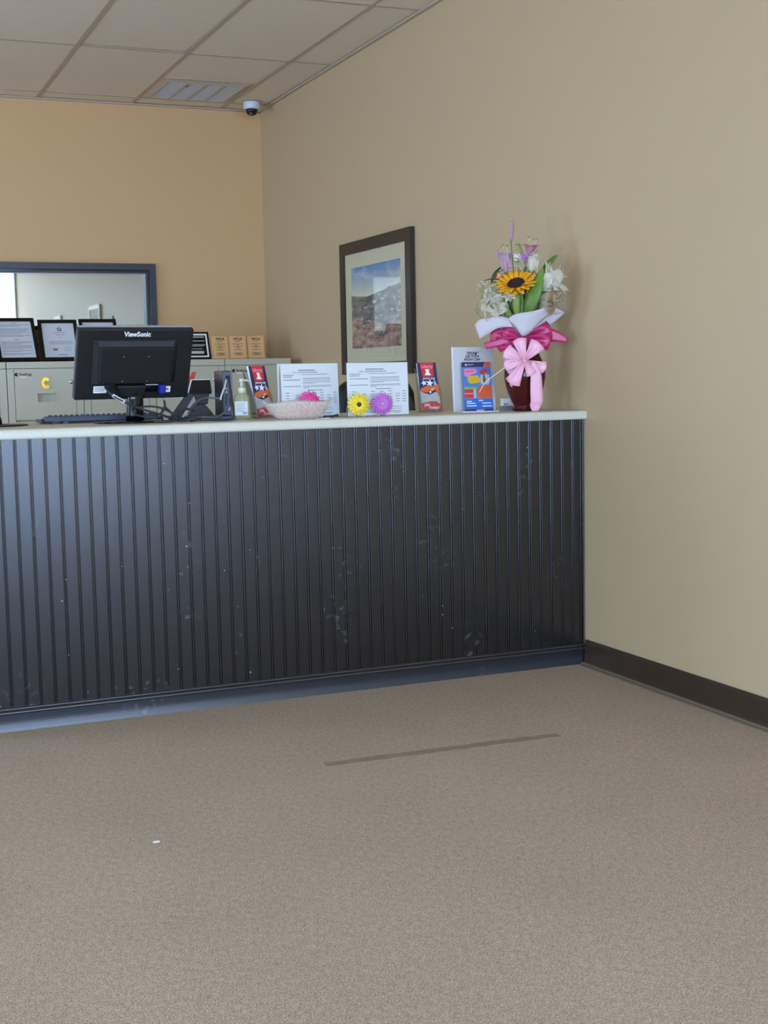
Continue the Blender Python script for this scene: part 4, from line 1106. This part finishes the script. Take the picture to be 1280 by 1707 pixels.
G = [[(-w / 2 + w * i / 6 + (0.006 if j == 0 else 0) * 0, 0.0 + 0.004 * math.sin(PI * j / 8), h * j / 8) for i in range(7)] for j in range(9)]
box('sheet', (-w / 2, 0.0, 0.0), (w / 2, 0.0012, h), M_ltblue, lt)
Y = -0.0001
def pp(name, poly, m, k=1): return prism(name, [(x * w, z * h) for x, z in poly], -0.0004 * k, -0.0004 * (k - 1) - .00005, m, lt)
pp('navy_banner', [(-.5, .90), (.5, .90), (.5, 1), (-.5, 1)], M_navy)
pp('orange_corner', [(.24, .90), (.5, .90), (.5, 1), (.30, 1)], M_orange, 2)
pp('round_emblem', [(-.36 + .03 * math.cos(a), .945 + .018 * math.sin(a)) for a in [k * PI / 6 for k in range(12)]], M_white, 2)
pp('banner_lettering', [(-.32, .937), (-.10, .945), (-.10, .957), (-.32, .953)], M_palegrey, 2)
pp('pink_splash', [(-.44, .74), (-.38, .70), (.0, .78), (.02, .82), (-.04, .87), (-.42, .87)], M_pink_t)
pp('splash_lettering', [(-.38, .80), (-.1, .82), (-.1, .835), (-.38, .815)], M_red, 2)
pp('yellow_splash', [(-.30, .58), (-.2, .56), (.08, .58), (.14, .64), (.04, .73), (-.3, .72), (-.34, .66)], M_yel)
pp('red_hat', [(.10, .80), (.20, .86), (.34, .86), (.42, .79), (.30, .79), (.26, .74), (.18, .74)], M_red, 2)
pp('figure', [(.14, .74), (.30, .75), (.44, .74), (.46, .62), (.40, .54), (.14, .55), (.10, .62)], M_palegrey)
pp('figure_tie', [(.22, .74), (.27, .74), (.30, .62), (.25, .57), (.20, .62)], mat('grey_green_print', (92, 100, 84), .5), 2)
pp('lime_strip', [(-.46, .455), (-.02, .455), (-.02, .50), (-.46, .50)], M_green)
pp('orange_block', [(-.02, .26), (.5, .26), (.5, .53), (.06, .53), (.02, .48), (-.02, .46)], M_orange)
pp('coral_block', [(-.47, .27), (-.16, .27), (-.16, .445), (-.47, .445)], M_red)
pp('coral_strip', [(-.47, .355), (-.16, .355), (-.16, .37), (-.47, .37)], M_palegrey, 2)
pp('pale_gutter', [(-.15, .27), (-.07, .27), (-.07, .45), (-.15, .45)], M_palegrey)
pp('blue_block', [(-.5, .0), (.5, .0), (.5, .25), (-.5, .25)], M_blue)
pp('navy_footer', [(-.5, .0), (.5, .0), (.5, .045), (-.5, .045)], M_navy, 2)
for k in range(6): pp('orange_lettering', [(.04, .29 + .036 * k), (.47, .29 + .036 * k), (.47, .297 + .036 * k), (.04, .297 + .036 * k)], M_red, 2)
for x0, x1, z in ((-.42, -.24, .195), (-.42, -.12, .155), (-.42, -.08, .105), (.0, .16, .21), (.12, .44, .155), (.12, .46, .095)): pp('white_lettering', [(x0, z), (x1, z), (x1, z + .018), (x0, z + .018)], M_white, 2)
pp('footer_lettering', [(-.1, .012), (.16, .012), (.16, .032), (-.1, .032)], M_white, 3)

bc = thing('card_holder', 'small card holder with white card, mostly hidden by the ruby vase', 'holder', (-0.180, 0.300, TOP), math.radians(-14))
box('card', (-0.044, 0.004, 0.003), (0.044, 0.0048, 0.052), M_white, bc, rot=(-.12, 0, 0))
box('grey_pocket', (-0.046, -0.004, 0.0005), (0.046, 0.002, 0.020), mat('grey_plastic', (120, 120, 122), .4), bc)
text('lettering', 'DC', 0.012, M_ink, bc, (-0.022, 0.0005, 0.0265), bold=.0004)

# ------------------------------------------------------------------ office chair behind the counter
ch = thing('office_chair', 'black high-backed office chair behind the counter below the picture', 'chair', (-0.300, 1.52, 0), math.radians(3))
M_chair = mat('black_chair_leather', (24, 22, 21), 0.45, bump=.2, bscale=150)
M_chairg = mat('grey_chair_shell', (84, 84, 78), 0.5)
bm = bmesh.new()
secs = []
for z, a in ((0.52, .19), (0.60, .215), (0.80, .225), (1.0, .222), (1.14, .212), (1.185, .195), (1.205, .165)):
    secs.append((z, [(x, y - 0.05 * (z - .5) * -0.2) for x, y in rrect(a, .045 if z < 1.15 else .03, .028)]))
loft(bm, secs); bm_obj('backrest', bm, M_chair, ch, True, (0, 0.0, 0))
bm = bmesh.new(); loft(bm, [(0.42, rrect(.22, .21, .06)), (0.45, rrect(.245, .235, .07)), (.50, rrect(.245, .235, .07)), (.52, rrect(.22, .21, .06))]); bm_obj('seat', bm, M_chair, ch, True, (0, 0.20, 0))
for s in (-1, 1):
    tube('arm', [(s * .235, .26, .47), (s * .262, .25, .60), (s * .260, .16, .70), (s * .256, .0, .705), (s * .240, -.045, .66)], .018, M_chairg, ch, 10)
for s in (-1, 1): tube('back_rim', [(s * .165, -.055, .62), (s * .19, -.058, .95), (s * .165, -.052, 1.10), (s * .10, -.05, 1.15)], .016, M_chairg, ch, 8)
lathe('gas_lift', [(0, .10), (.028, .10), (.028, .28), (.02, .285), (.02, .43), (0, .43)], M_black, ch, 16, True, (0, .18, 0))
for k in range(5):
    a = 2 * PI * k / 5 + .3
    tube('base_arm', [(0.02 * math.cos(a), .18 + .02 * math.sin(a), .12), (.16 * math.cos(a), .18 + .16 * math.sin(a), .10), (.29 * math.cos(a), .18 + .29 * math.sin(a), .075)], .018, M_black, ch, 8)
    lathe('caster', [(0, -.012), (.026, -.012), (.028, 0), (.026, .012), (0, .012)], M_gloss, ch, 16, True, (.29 * math.cos(a), .18 + .29 * math.sin(a), .029), (PI / 2, 0, a))

# ------------------------------------------------------------------ ruby vase with the mixed bouquet
VB = Vector((-0.186, 0.165, TOP + 0.0006)); VA = math.radians(-26)
VR = Matrix.Rotation(VA, 3, 'Z')
Q = 0.002516
def G(a, b, d=0.0): return Vector(((a - 873) * Q, d, (685 - b) * Q))      # bouquet drawn on a 2.5 mm grid, d = depth
def wl(v): return VB + VR @ Vector(v)
def vthing(name, label, cat, at, axis=None, group=None):
    if axis is None: q = Quaternion((0, 0, 1), VA)
    else: q = (VR @ Vector(axis).normalized()).to_track_quat('Z', 'Y')
    return thing(name, label, cat, wl(at), rot=q.to_euler(), group=group)
def ruby():
    m = bpy.data.materials.new('ruby_glass'); m.use_nodes = True
    nt = m.node_tree; b = nt.nodes['Principled BSDF']; b.inputs['Base Color'].default_value = (*lin((96, 20, 22)), 1); b.inputs['Roughness'].default_value = 0.06; b.inputs['Coat Weight'].default_value = 0.5
    t = nt.nodes.new('ShaderNodeBsdfTransparent'); t.inputs['Color'].default_value = (*lin((190, 74, 66)), 1)
    x = nt.nodes.new('ShaderNodeMixShader'); x.inputs[0].default_value = 0.55
    nt.links.new(t.outputs[0], x.inputs[1]); nt.links.new(b.outputs[0], x.inputs[2]); nt.links.new(x.outputs[0], nt.nodes['Material Output'].inputs['Surface'])
    return m
vase = vthing('flower_vase', 'ruby glass vase holding a mixed bouquet at the wall end of worktop', 'vase', (0, 0, 0))
vp = [(0, 0), (.047, 0), (.050, .003), (.050, .010), (.046, .016), (.045, .020), (.058, .042), (.071, .075), (.081, .108), (.0865, .140), (.0865, .165), (.080, .196), (.068, .222), (.058, .246), (.056, .262), (.063, .285), (.066, .290),
      (.063, .289), (.053, .262), (.055, .246), (.064, .222), (.076, .196), (.0825, .165), (.0825, .140), (.077, .108), (.067, .075), (.053, .042), (.035, .026), (0, .024)]
lathe('glass_body', vp, ruby(), vase, 48, True, close=False)
bm = bmesh.new()
for k in range(16):
    a = 2 * PI * k / 16
    add_lathe(bm, [(0, -.004), (.0055, -.002), (.006, .002), (0, .005)], 8, (.0485 * math.cos(a), .0485 * math.sin(a), .008))
bm_obj('beaded_foot_trim', bm, M_gloss, vase, True)
lathe('water', [(0, .0245), (.034, .0265), (.0525, .042), (.0665, .075), (.0765, .108), (.0815, .13), (0, .13)], thin_glass('reddish_water', (.62, .40, .38), .04), vase, 32)

# satin bows
def satin(name, c):
    m = mat(name, c, 0.34, spec=0.6, bump=0.0); m.node_tree.nodes['Principled BSDF'].inputs['Sheen Weight'].default_value = 0.25
    return m
M_satin = satin('pink_satin', (240, 178, 196)); M_mag = satin('magenta_satin', (186, 26, 96))
def bow_loop(parent, c, ang, L, Wd, bulge, m, crease=0.007, y0=0.0, fold=0.35):
    """one satin loop: out from the knot, over a rounded end and back; pleated near the knot"""
    e = Vector((math.cos(ang), 0, math.sin(ang))); p = Vector((-math.sin(ang), 0, math.cos(ang)))
    grid = []
    n = 22
    for i in range(n + 1):
        t = i / n; s = max(0.0, math.sin(PI * t))
        r = L * s ** 0.8
        y = y0 - bulge * math.cos(PI * t) * (0.30 + 0.70 * math.sin(PI * min(1, max(0, t * 1.0))) ** .8)
        wv = Wd / 2 * (0.14 + 0.86 * s ** 0.75)
        row = []
        for j in range(-5, 6):
            f = j / 5; sg = 1 if t < .5 else -1
            pleat = crease * math.cos(f * PI) * (1 - s ** 4) * sg
            arch = 0.015 * f * f * s * sg
            row.append(Vector(c) + e * r * (1 - 0.10 * f * f * s) + p * (wv * f) + Vector((0, y + pleat + arch, 0)))
        grid.append(row)
    return sheet('loop', grid, m, parent, 0.0007)
def ribbon(parent, name, left, right, m, th=0.0007, per=5):
    L_ = spline(left, per); R_ = spline(right, per)
    grid = [[a.lerp(b, k / 4) for k in range(5)] for a, b in zip(L_, R_)]
    return sheet(name, grid, m, parent, th)
pb_ = vthing('pink_bow', 'glossy pale pink ribbon bow tied on the front of ruby vase', 'bow', (0, 0, 0))
cP = G(870, 602, -0.108)
for a, L, wd, bl, y0 in ((152, 36, 27, .020, .002), (103, 38, 24, .024, -.010), (50, 38, 28, .022, .0), (194, 34, 22, .020, -.006), (241, 44, 26, .024, -.008), (218, 33, 22, .018, .006), (297, 27, 18, .018, -.008), (-20, 38, 20, .014, .008)):
    bow_loop(pb_, cP, math.radians(a), L * Q, wd * Q, bl, M_satin, y0=y0)
lathe('knot', [(0, -.010), (.007, -.007), (.010, 0), (.007, .007), (0, .010)], M_satin, pb_, 16, True, cP + Vector((0, -.012, 0)))
ribbon(pb_, 'tail', [G(881, 606, -.122), G(880, 625, -.116), G(879.5, 650, -.112), G(880, 668, -.106), G(879, 676, -.100), G(882, 685, -.096)], [G(886, 603, -.120), G(897, 622, -.112), G(899.5, 650, -.104), G(900, 668, -.100), G(898, 675, -.096), G(893, 684.5, -.094)], M_satin)
ribbon(pb_, 'tail', [G(856, 622, -.098), G(850, 632, -.096), G(845.5, 641, -.094)], [G(862, 624, -.100), G(853, 634, -.098), G(850, 646, -.094)], mat('peach_satin', (226, 160, 140), .35))
tube('curling_ribbon', [G(843, 608, -.10), G(838, 612, -.112), G(826, 621, -.118), G(812, 631, -.12), G(803, 640, -.118), G(796, 652, -.114)], 0.0017, mat('blush_cord', (240, 214, 208), .4), pb_, 6, 6, None)

mb_ = vthing('magenta_bow', 'wide magenta satin ribbon bow around the vase neck above the pink bow', 'bow', (0, 0, 0))
cM = G(868, 566, -0.066)
for a, L, wd, bl, y0 in ((172, 53, 32, .024, .008), (192, 44, 27, .026, -.008), (156, 34, 28, .022, -.002), (14, 50, 36, .026, .002), (-7, 47, 30, .024, -.010), (33, 38, 26, .02, .010), (212, 34, 22, .018, -.014), (-28, 34, 22, .018, -.014)):
    bow_loop(mb_, cM, math.radians(a), L * Q, wd * Q, bl, M_mag, 0.009, y0=y0)
ribbon(mb_, 'tail', [G(846, 560, -.085), G(824, 567, -.092), G(805, 571, -.088)], [G(848, 574, -.083), G(828, 578, -.090), G(808, 581.5, -.088)], M_mag)
ribbon(mb_, 'tail', [G(900, 545, -.060), G(922, 552, -.064), G(942, 566, -.06)], [G(900, 572, -.060), G(920, 572, -.064), G(942, 573, -.06)], M_mag)
ribbon(mb_, 'neck_band', [Vector((.072 * math.cos(a), .072 * math.sin(a), .262)) for a in [2 * PI * k / 12 for k in range(13)]], [Vector((.076 * math.cos(a), .076 * math.sin(a), .292)) for a in [2 * PI * k / 12 for k in range(13)]], M_mag)

# tissue wrap
M_tissue = grad_mat('lavender_white_tissue', [(0, (226, 218, 222)), (1, (230, 222, 224))], rough=0.75, trans_mix=0.3)
tw = vthing('tissue_wrap', 'folded lavender white tissue paper collar around the flower stems', 'paper', (0, 0, 0))
def flap(top, bot, name='fold', n=5):
    return ribbon(tw, name, [G(*p) for p in top], [G(*p) for p in bot], M_tissue, 0.0008, 4)
flap([(844, 533, -.10), (857, 526, -.122), (884, 522, -.125), (905, 517, -.11), (920, 516, -.09), (938, 524, -.05)], [(846, 536, -.10), (856, 546, -.108), (871, 562, -.112), (899, 538, -.095), (916, 527, -.076), (938, 525.5, -.05)])
flap([(846, 532, -.095), (828, 528, -.10), (812, 531, -.09), (798, 533, -.07), (790, 541, -.055)], [(854, 547, -.095), (837, 546.5, -.10), (824, 549.5, -.095), (811, 557, -.08), (798, 565, -.06)])
flap([(898, 530, -.07), (920, 521, -.062), (939, 525, -.04)], [(898, 540, -.068), (914, 544, -.058), (921, 541, -.04)])
grid = []
for j in range(6):
    f = j / 5; row = []
    for k in range(29):
        a = math.radians(-15 + 210 * k / 28); r = .056 + f * .055 + .006 * math.sin(5 * a + f)
        row.append(Vector((r * math.cos(a) * 1.25, r * math.sin(a) * 0.95, .285 + f * .115 + .012 * math.sin(3.3 * a) * f)))
    grid.append(row)
sheet('back_collar', grid, M_tissue, tw, 0.0008)
grid = []
for j in range(5):
    f = j / 4; row = []
    for k in range(17):
        a = math.radians(180 + 180 * k / 16); r = .056 + f * .036
        row.append(Vector((r * math.cos(a) * 1.2, r * math.sin(a), .285 + f * .08)))
    grid.append(row)
sheet('front_collar', grid, M_tissue, tw, 0.0008)

# flowers: every stem a thing of its own
GRP = 'flowers of the bouquet'
M_stem = mat('green_stem', (108, 132, 66), 0.5)
def to_local(t, p):           # a bouquet point in a thing's own frame
    return t.rotation_euler.to_matrix().inverted() @ (wl(p) - t.location)
def stem(t, at, r=.0024, via=None):
    """from the flower down into the vase"""
    at = Vector(at)
    end = Vector((at.x * .22, at.y * .2, .05)); mid = Vector((at.x * .38, at.y * .35, .27))
    pts = [at, at.lerp(mid, .5) + Vector((0, 0, 0)), mid, end]
    tube('stem', [to_local(t, p) for p in pts], r, M_stem, t, 6, 4)
def petal_mesh(name, L, wmax, prof, m, cup=0.25, n=9, blunt=0.9, keel=0.0):
    """petal running up z from the origin, bending outwards along +x by prof(f)->(r,z)"""
    grid = []
    for i in range(n):
        f = i / (n - 1)
        r, z = prof(f)
        wv = 1.25 * wmax * math.sin(PI * min(1.0, 0.10 + blunt * f)) ** 0.62 if f < 1 else 0.0005
        wv = max(wv, 0.0006)
        grid.append([Vector((r - cup * wv * (abs(s) ** 2) * (1 - .6 * f) + keel * (1 - abs(s)), s * wv, z)) for s in (-1, -.5, 0, .5, 1)])
    return grid
def lily(at, axis, L, openr, curl, m, label, wmax=0.017, n=6, stamens=True, roll_=0.0, jitter=0.12, st=True, name='lily'):
    t = vthing(name, label, 'flower', at, axis, GRP)
    for k in range(n):
        jl = 1 + random.uniform(-jitter, jitter); cu = curl * random.uniform(.7, 1.25); op = openr * random.uniform(.85, 1.15)
        def prof(f, jl=jl, cu=cu, op=op):
            r = .003 + op * f ** 1.7; z = L * jl * (f ** .95)
            if f > .6:
                g = (f - .6) / .4; r += cu * g ** 1.6 * .035; z -= cu * g ** 2 * .030
            return r, z
        o = sheet('petal', petal_mesh('petal', L, wmax * (1.0 if k % 2 else .78), prof, m), m, t, 0.0009)
        o.rotation_euler = (0, 0, roll_ + 2 * PI * k / n)
    if stamens:
        for k in range(5):
            a = 2 * PI * k / 5 + .5; r = openr * .22 + .004
            w = bmesh.new(); top = Vector((r * 1.6 * math.cos(a), r * 1.6 * math.sin(a), L * random.uniform(1.0, 1.2)))
            add_tube(w, [(0, 0, L * .1), (r * .6 * math.cos(a), r * .6 * math.sin(a), L * .6), top], .0008, 5)
            o = bm_obj('filament', w, M_fil, t, True)
            b = bmesh.new(); d = Vector((-math.sin(a), math.cos(a), .3)) * .0038; add_tube(b, [top - d, top, top + d], .0012, 6); bm_obj('anther', b, M_anth, o, True)
    if st: stem(t, at)
    return t
M_fil = mat('pale_filament', (214, 214, 180), .6); M_anth = mat('dark_anther', (74, 44, 30), .7)
P_lil = grad_mat('lilac_pink_petal', [(0, (196, 186, 170)), (.25, (216, 178, 192)), (.8, (214, 180, 198)), (1, (232, 206, 212))], 'Z', 0, .1)
P_pnk = grad_mat('rose_lily_petal', [(0, (206, 206, 160)), (.3, (226, 164, 176)), (.8, (226, 150, 174)), (1, (226, 190, 196))], 'Z', 0, .075)
P_wht = grad_mat('white_lily_petal', [(0, (206, 212, 170)), (.25, (240, 236, 214)), (1, (246, 240, 224))], 'Z', 0, .1)
P_tan = grad_mat('wilted_petal', [(0, (206, 206, 172)), (.45, (222, 210, 180)), (.8, (190, 156, 112)), (1, (160, 122, 84))], 'Z', 0, .08)
P_crm = grad_mat('browning_white_petal', [(0, (206, 210, 172)), (.3, (234, 232, 218)), (.78, (228, 222, 200)), (1, (196, 158, 104))], 'Z', 0, .1)
lily(G(852, 405, -.01), (.06, 0, 1), .092, .004, .12, grad_mat('bud_petal', [(0, (170, 176, 120)), (.2, (206, 170, 176)), (1, (214, 172, 180))], 'Z', 0, .09), 'long closed pink lily bud, topmost of the bouquet', .0085, 5, False, jitter=.03, st=True, name='lily_bud')
lily(G(846, 457, -.04), (-.16, -.12, 1), .098, .036, .35, P_lil, 'lilac pink trumpet lily in profile below the tall bud', .0185, 6, True)
lily(G(882, 431, -.03), (.18, -.12, .95), .070, .048, .75, P_pnk, 'rose pink lily with strongly curled petals at top of bouquet', .014, 6, True)
lily(G(886, 458, -.05), (.05, -.25, 1), .078, .026, .35, P_wht, 'upright white lily below the rose pink lily', .018, 6, True)
lily(G(899, 486, -.075), (.66, -.26, .48), .108, .064, .6, P_wht, 'large white lily opening sideways beside the upright green leaf', .033, 6, True, .3)
lily(G(838, 499, -.08), (-.85, -.30, -.02), .085, .036, .35, P_crm, 'white lily with brown-edged petals resting above the tissue', .024, 6, True, .2)
lily(G(845, 512, -.085), (-.75, -.35, -.18), .070, .030, .2, P_wht, 'small white lily drooping over the tissue fold', .020, 6, False, .6)
lily(G(897, 503, -.075), (.80, -.35, .05), .085, .036, .9, P_tan, 'wilted tan lily sagging over the tissue under the large white lily', .028, 6, True, .1)
lily(G(897, 514, -.080), (.80, -.40, .0), .060, .022, .5, P_tan, 'small withered cream lily tucked beneath the wilted tan lily', .022, 6, False, .4)
lily(G(851, 505, -.09), (-.25, -.6, .75), .045, .020, .5, P_wht, 'half open cream lily bud just under the sunflower', .012, 6, False, .4)
lily(G(818, 511, -.085), (-.75, -.35, .1), .052, .026, 1.1, P_tan, 'tan withered lily at the outer edge of tissue below the brown-edged lily', .016, 6, False, .5)
lily(G(829, 491, -.06), (-.45, -.4, .6), .040, .022, 1.0, P_tan, 'tan withered blossom beside the sunflower petals', .012, 5, False, .2)
lily(G(820, 487, -.04), (-.6, -.3, .5), .036, .022, 1.0, P_tan, 'brown withered blossom at the outer side of the small white sprig', .010, 5, False, .9)

# sunflower
sf = vthing('sunflower', 'golden sunflower with dark centre in the middle of the bouquet', 'flower', G(858, 477, -.105), (-.20, -.60, .78), GRP)
M_sun = grad_mat('sunflower_petal', [(0, (226, 140, 10)), (.4, (246, 170, 14)), (1, (252, 192, 30))], 'Z', 0, .09, rough=.5, trans_mix=.2)
M_disc = mat('sunflower_disc', (46, 28, 16), .9, var=.4, vscale=160, bump=1.0, bscale=260)
lathe('flower_disc', [(0, -.004), (.036, -.003), (.038, .002), (.034, .007), (.020, .0085), (.010, .006), (0, .005)], M_disc, sf, 36)
def sun_petal(L, wd, up_):
    grid = []
    for i in range(8):
        f = i / 7; wv = wd * math.sin(PI * (.12 + .86 * f)) ** .7 if f < 1 else .0006
        grid.append([Vector((s * wv, -up_ * math.sin(f * 2.2) * .02 + abs(s) * .0016 - f * f * .004, .030 + f * (L - .030))) for s in (-1, -.4, 0, .4, 1)])
    return grid
pa = sheet('petal', sun_petal(.088, .0115, .45), M_sun, sf, .0009); pbm = sheet('petal', sun_petal(.078, .0105, .95), M_sun, sf, .0009)
# petals lie in the flower's own x-y plane: turn each petal from +z to a radius
for k in range(34):
    src = pa if k % 2 == 0 else pbm
    o = src if k < 2 else link('petal', src.data, None, sf)
    o.matrix_basis = Matrix.Rotation(2 * PI * k / 34 + random.uniform(-.06, .06), 4, 'Z') @ Matrix.Rotation(-PI / 2 + random.uniform(-.16, .06), 4, 'X')
for k in range(12):
    a = 2 * PI * k / 12
    o = sheet('sepal', [[Vector((s * .008 * (1 - i / 4) + .0002 * s, -.006 - .004 * i, .012 + i * .012)) for s in (-1, 0, 1)] for i in range(5)], M_stem, sf, .0009)
    o.matrix_basis = Matrix.Rotation(a, 4, 'Z') @ Matrix.Rotation(-PI / 2, 4, 'X') @ Matrix.Translation((0, .012, 0))
stem(sf, G(862, 482, -.085), .005)

# leaves
M_leaf = grad_mat('lily_leaf', [(0, (92, 128, 50)), (.6, (112, 152, 62)), (1, (126, 160, 74))], 'Z', 0, .2, rough=.42, trans_mix=.2)
M_leaf2 = grad_mat('dark_leaf', [(0, (52, 80, 40)), (1, (78, 104, 56))], 'Z', 0, .1, rough=.45, trans_mix=.1)
M_leaf3 = grad_mat('light_leaf', [(0, (150, 166, 84)), (1, (140, 168, 70))], 'Z', 0, .1, rough=.45, trans_mix=.25)
def leaf(spine, wmax, m, label, nvec=(0, -1, 0), fold=.25, blunt=.95, name='leaf'):
    base = Vector(spine[0])
    t = vthing(name, label, 'leaf', base, None, 'leaves of the bouquet')
    pts = spline([Vector(p) - base for p in spine], 5)
    n = len(pts); grid = []
    for i, p in enumerate(pts):
        f = i / (n - 1)
        tg = (pts[min(i + 1, n - 1)] - pts[max(0, i - 1)]).normalized(); side = tg.cross(Vector(nvec)).normalized(); nn = side.cross(tg)
        wv = wmax * math.sin(PI * (.13 + .86 * f)) ** .85 if f < 1 else .0005
        grid.append([p + side * (s * wv) - nn * (abs(s) * wv * fold) for s in (-1, -.5, 0, .5, 1)])
    sheet('blade', grid, m, t, .0008)
    tube('petiole', [Vector((0, 0, 0)), Vector((-base.x * .35, -base.y * .4, (.27 - base.z) * .5)), Vector((-base.x * .7, -base.y * .75, .2 - base.z))], .0018, M_stem, t, 6, 3)
    return t
leaf([G(873, 529, -.095), G(879, 512, -.118), G(887, 492, -.124), G(895, 470, -.115), G(902, 452, -.095)], .030, M_leaf, 'broad bright green leaf standing upright in the middle of bouquet', (-.35, -1, .1), .18)
leaf([G(860, 528, -.10), G(858, 512, -.112), G(859, 498, -.112), G(861, 487, -.105)], .0155, M_leaf3, 'pale green leaf sheath right below the sunflower')
leaf([G(866, 528, -.09), G(868, 512, -.095), G(867, 498, -.09), G(866, 488, -.09)], .009, M_leaf, 'narrow green leaf between the sheath and broad leaf')
leaf([G(900, 462, -.03), G(910, 446, -.035), G(920, 436, -.03), G(928, 429, -.02)], .0135, M_leaf, 'light green leaf tip pointing up over the large white lily', (-.3, -1, .5))
leaf([G(842, 446, -.02), G(832, 452, -.03), G(823, 462, -.035), G(818, 474, -.035)], .010, M_leaf2, 'dark green leaf arching down beside the lilac lily', (0, -1, .3))
leaf([G(836, 468, -.05), G(826, 467, -.06), G(815, 467, -.06), G(805, 470, -.055)], .0055, M_leaf2, 'thin dark leaf reaching outward next to the sunflower', (0, -.5, .9))
leaf([G(838, 470, -.06), G(828, 471, -.07), G(818, 473, -.07)], .006, M_leaf2, 'short dark leaf under the thin reaching leaf', (0, -.5, .9))
leaf([G(874, 432, -.03), G(868, 422, -.035), G(864, 411, -.03), G(858, 412, -.02)], .006, M_leaf3, 'curling yellow green leaf left of the rose pink lily')
leaf([G(850, 530, -.085), G(843, 520, -.098), G(838, 508, -.10)], .012, M_leaf3, 'small pale leaf between the two white lilies and sheath')
leaf([G(855, 524, -.06), G(850, 508, -.065), G(846, 492, -.06)], .013, M_leaf2, 'dark leaf deep behind the pale sheath')
leaf([G(884, 528, -.06), G(890, 515, -.07), G(893, 500, -.065)], .015, M_leaf2, 'dark leaf in shadow beneath the wilted tan lily')
leaf([G(870, 500, -.02), G(874, 470, -.025), G(876, 446, -.02)], .016, M_leaf2, 'dark leaf behind the sunflower under purple statice')
leaf([G(852, 490, -.02), G(845, 470, -.025), G(840, 455, -.02)], .014, M_leaf2, 'dark leaf behind the sunflower under the lilac lily')
leaf([G(895, 500, -.03), G(899, 480, -.035), G(897, 462, -.03)], .016, M_leaf2, 'dark leaf behind the broad bright leaf')

# small filler flowers
def sprig(at, spread, n, r, m, label, name='filler_sprig', cat='flower'):
    t = vthing(name, label, cat, at, None, GRP)
    b = bmesh.new(); wv = bmesh.new()
    for k in range(n):
        p = Vector((random.uniform(-1, 1) * spread[0], random.uniform(-.6, .4) * spread[0], random.uniform(-1, 1) * spread[1]))
        add_lathe(b, [(0, -r * .7), (r * .8, -r * .3), (r, r * .2), (r * .5, r * .8), (0, r * .6)], 7, p)
        add_tube(wv, [p, Vector((p.x * .4, p.y * .4, -spread[1] * 1.4))], .0006, 4)
    stuff(bm_obj('blossoms', b, m, t, True)); stuff(bm_obj('stalks_foliage', wv, M_stem, t))
    stem(t, Vector(at) + Vector((0, 0, -spread[1] * 1.4)), .0012)
    return t
M_gyp = mat('gypsophila_white', (216, 214, 200), .8); M_stat = mat('statice_purple', (190, 120, 206), .7); M_statw = mat('statice_white', (226, 224, 222), .7)
M_peach = mat('peach_bud', (226, 150, 120), .6)
sprig(G(842, 455, -.05), (.026, .022), 22, .0034, M_gyp, 'tiny white filler blossoms under the lilac pink lily')
sprig(G(866, 450, -.045), (.030, .016), 22, .0034, M_gyp, 'tiny white filler blossoms just above the sunflower')
sprig(G(806, 477, -.03), (.026, .018), 20, .0036, M_gyp, 'tiny white filler blossoms on the outer side by thin dark leaf')
sprig(G(796, 508, -.06), (.018, .03), 12, .0028, mat('dry_straw', (206, 190, 150), .8), 'dry straw coloured filler at the outer edge above tissue')
sprig(G(862, 433, -.055), (.013, .014), 26, .0052, M_statw, 'white statice cluster between the lilac lily and purple statice')
sprig(G(875, 434, -.058), (.014, .015), 28, .0052, M_stat, 'purple statice cluster beside the white statice')
def rosebud(at, r, label):
    t = vthing('rosebud', label, 'flower', at, (random.uniform(-.2, .2), -.35, .9), GRP)
    for k in range(5):
        a0 = 2 * PI * k / 5 * 1.6; rr = r * (.45 + .14 * k)
        grid = [[Vector((rr * math.cos(a0 + q * .35) * (.7 + .3 * math.sin(PI * i / 4)), rr * math.sin(a0 + q * .35) * (.7 + .3 * math.sin(PI * i / 4)), i / 4 * r * 1.7)) for q in range(-3, 4)] for i in range(5)]
        sheet('petal', grid, M_peach, t, .0008)
    stem(t, at, .002)
rosebud(G(831, 466, -.065), .0125, 'peach rosebud beside the sunflower beneath dark arching leaf')
rosebud(G(894, 462, -.075), .012, 'peach rosebud tucked between the upright white lily and broad leaf')
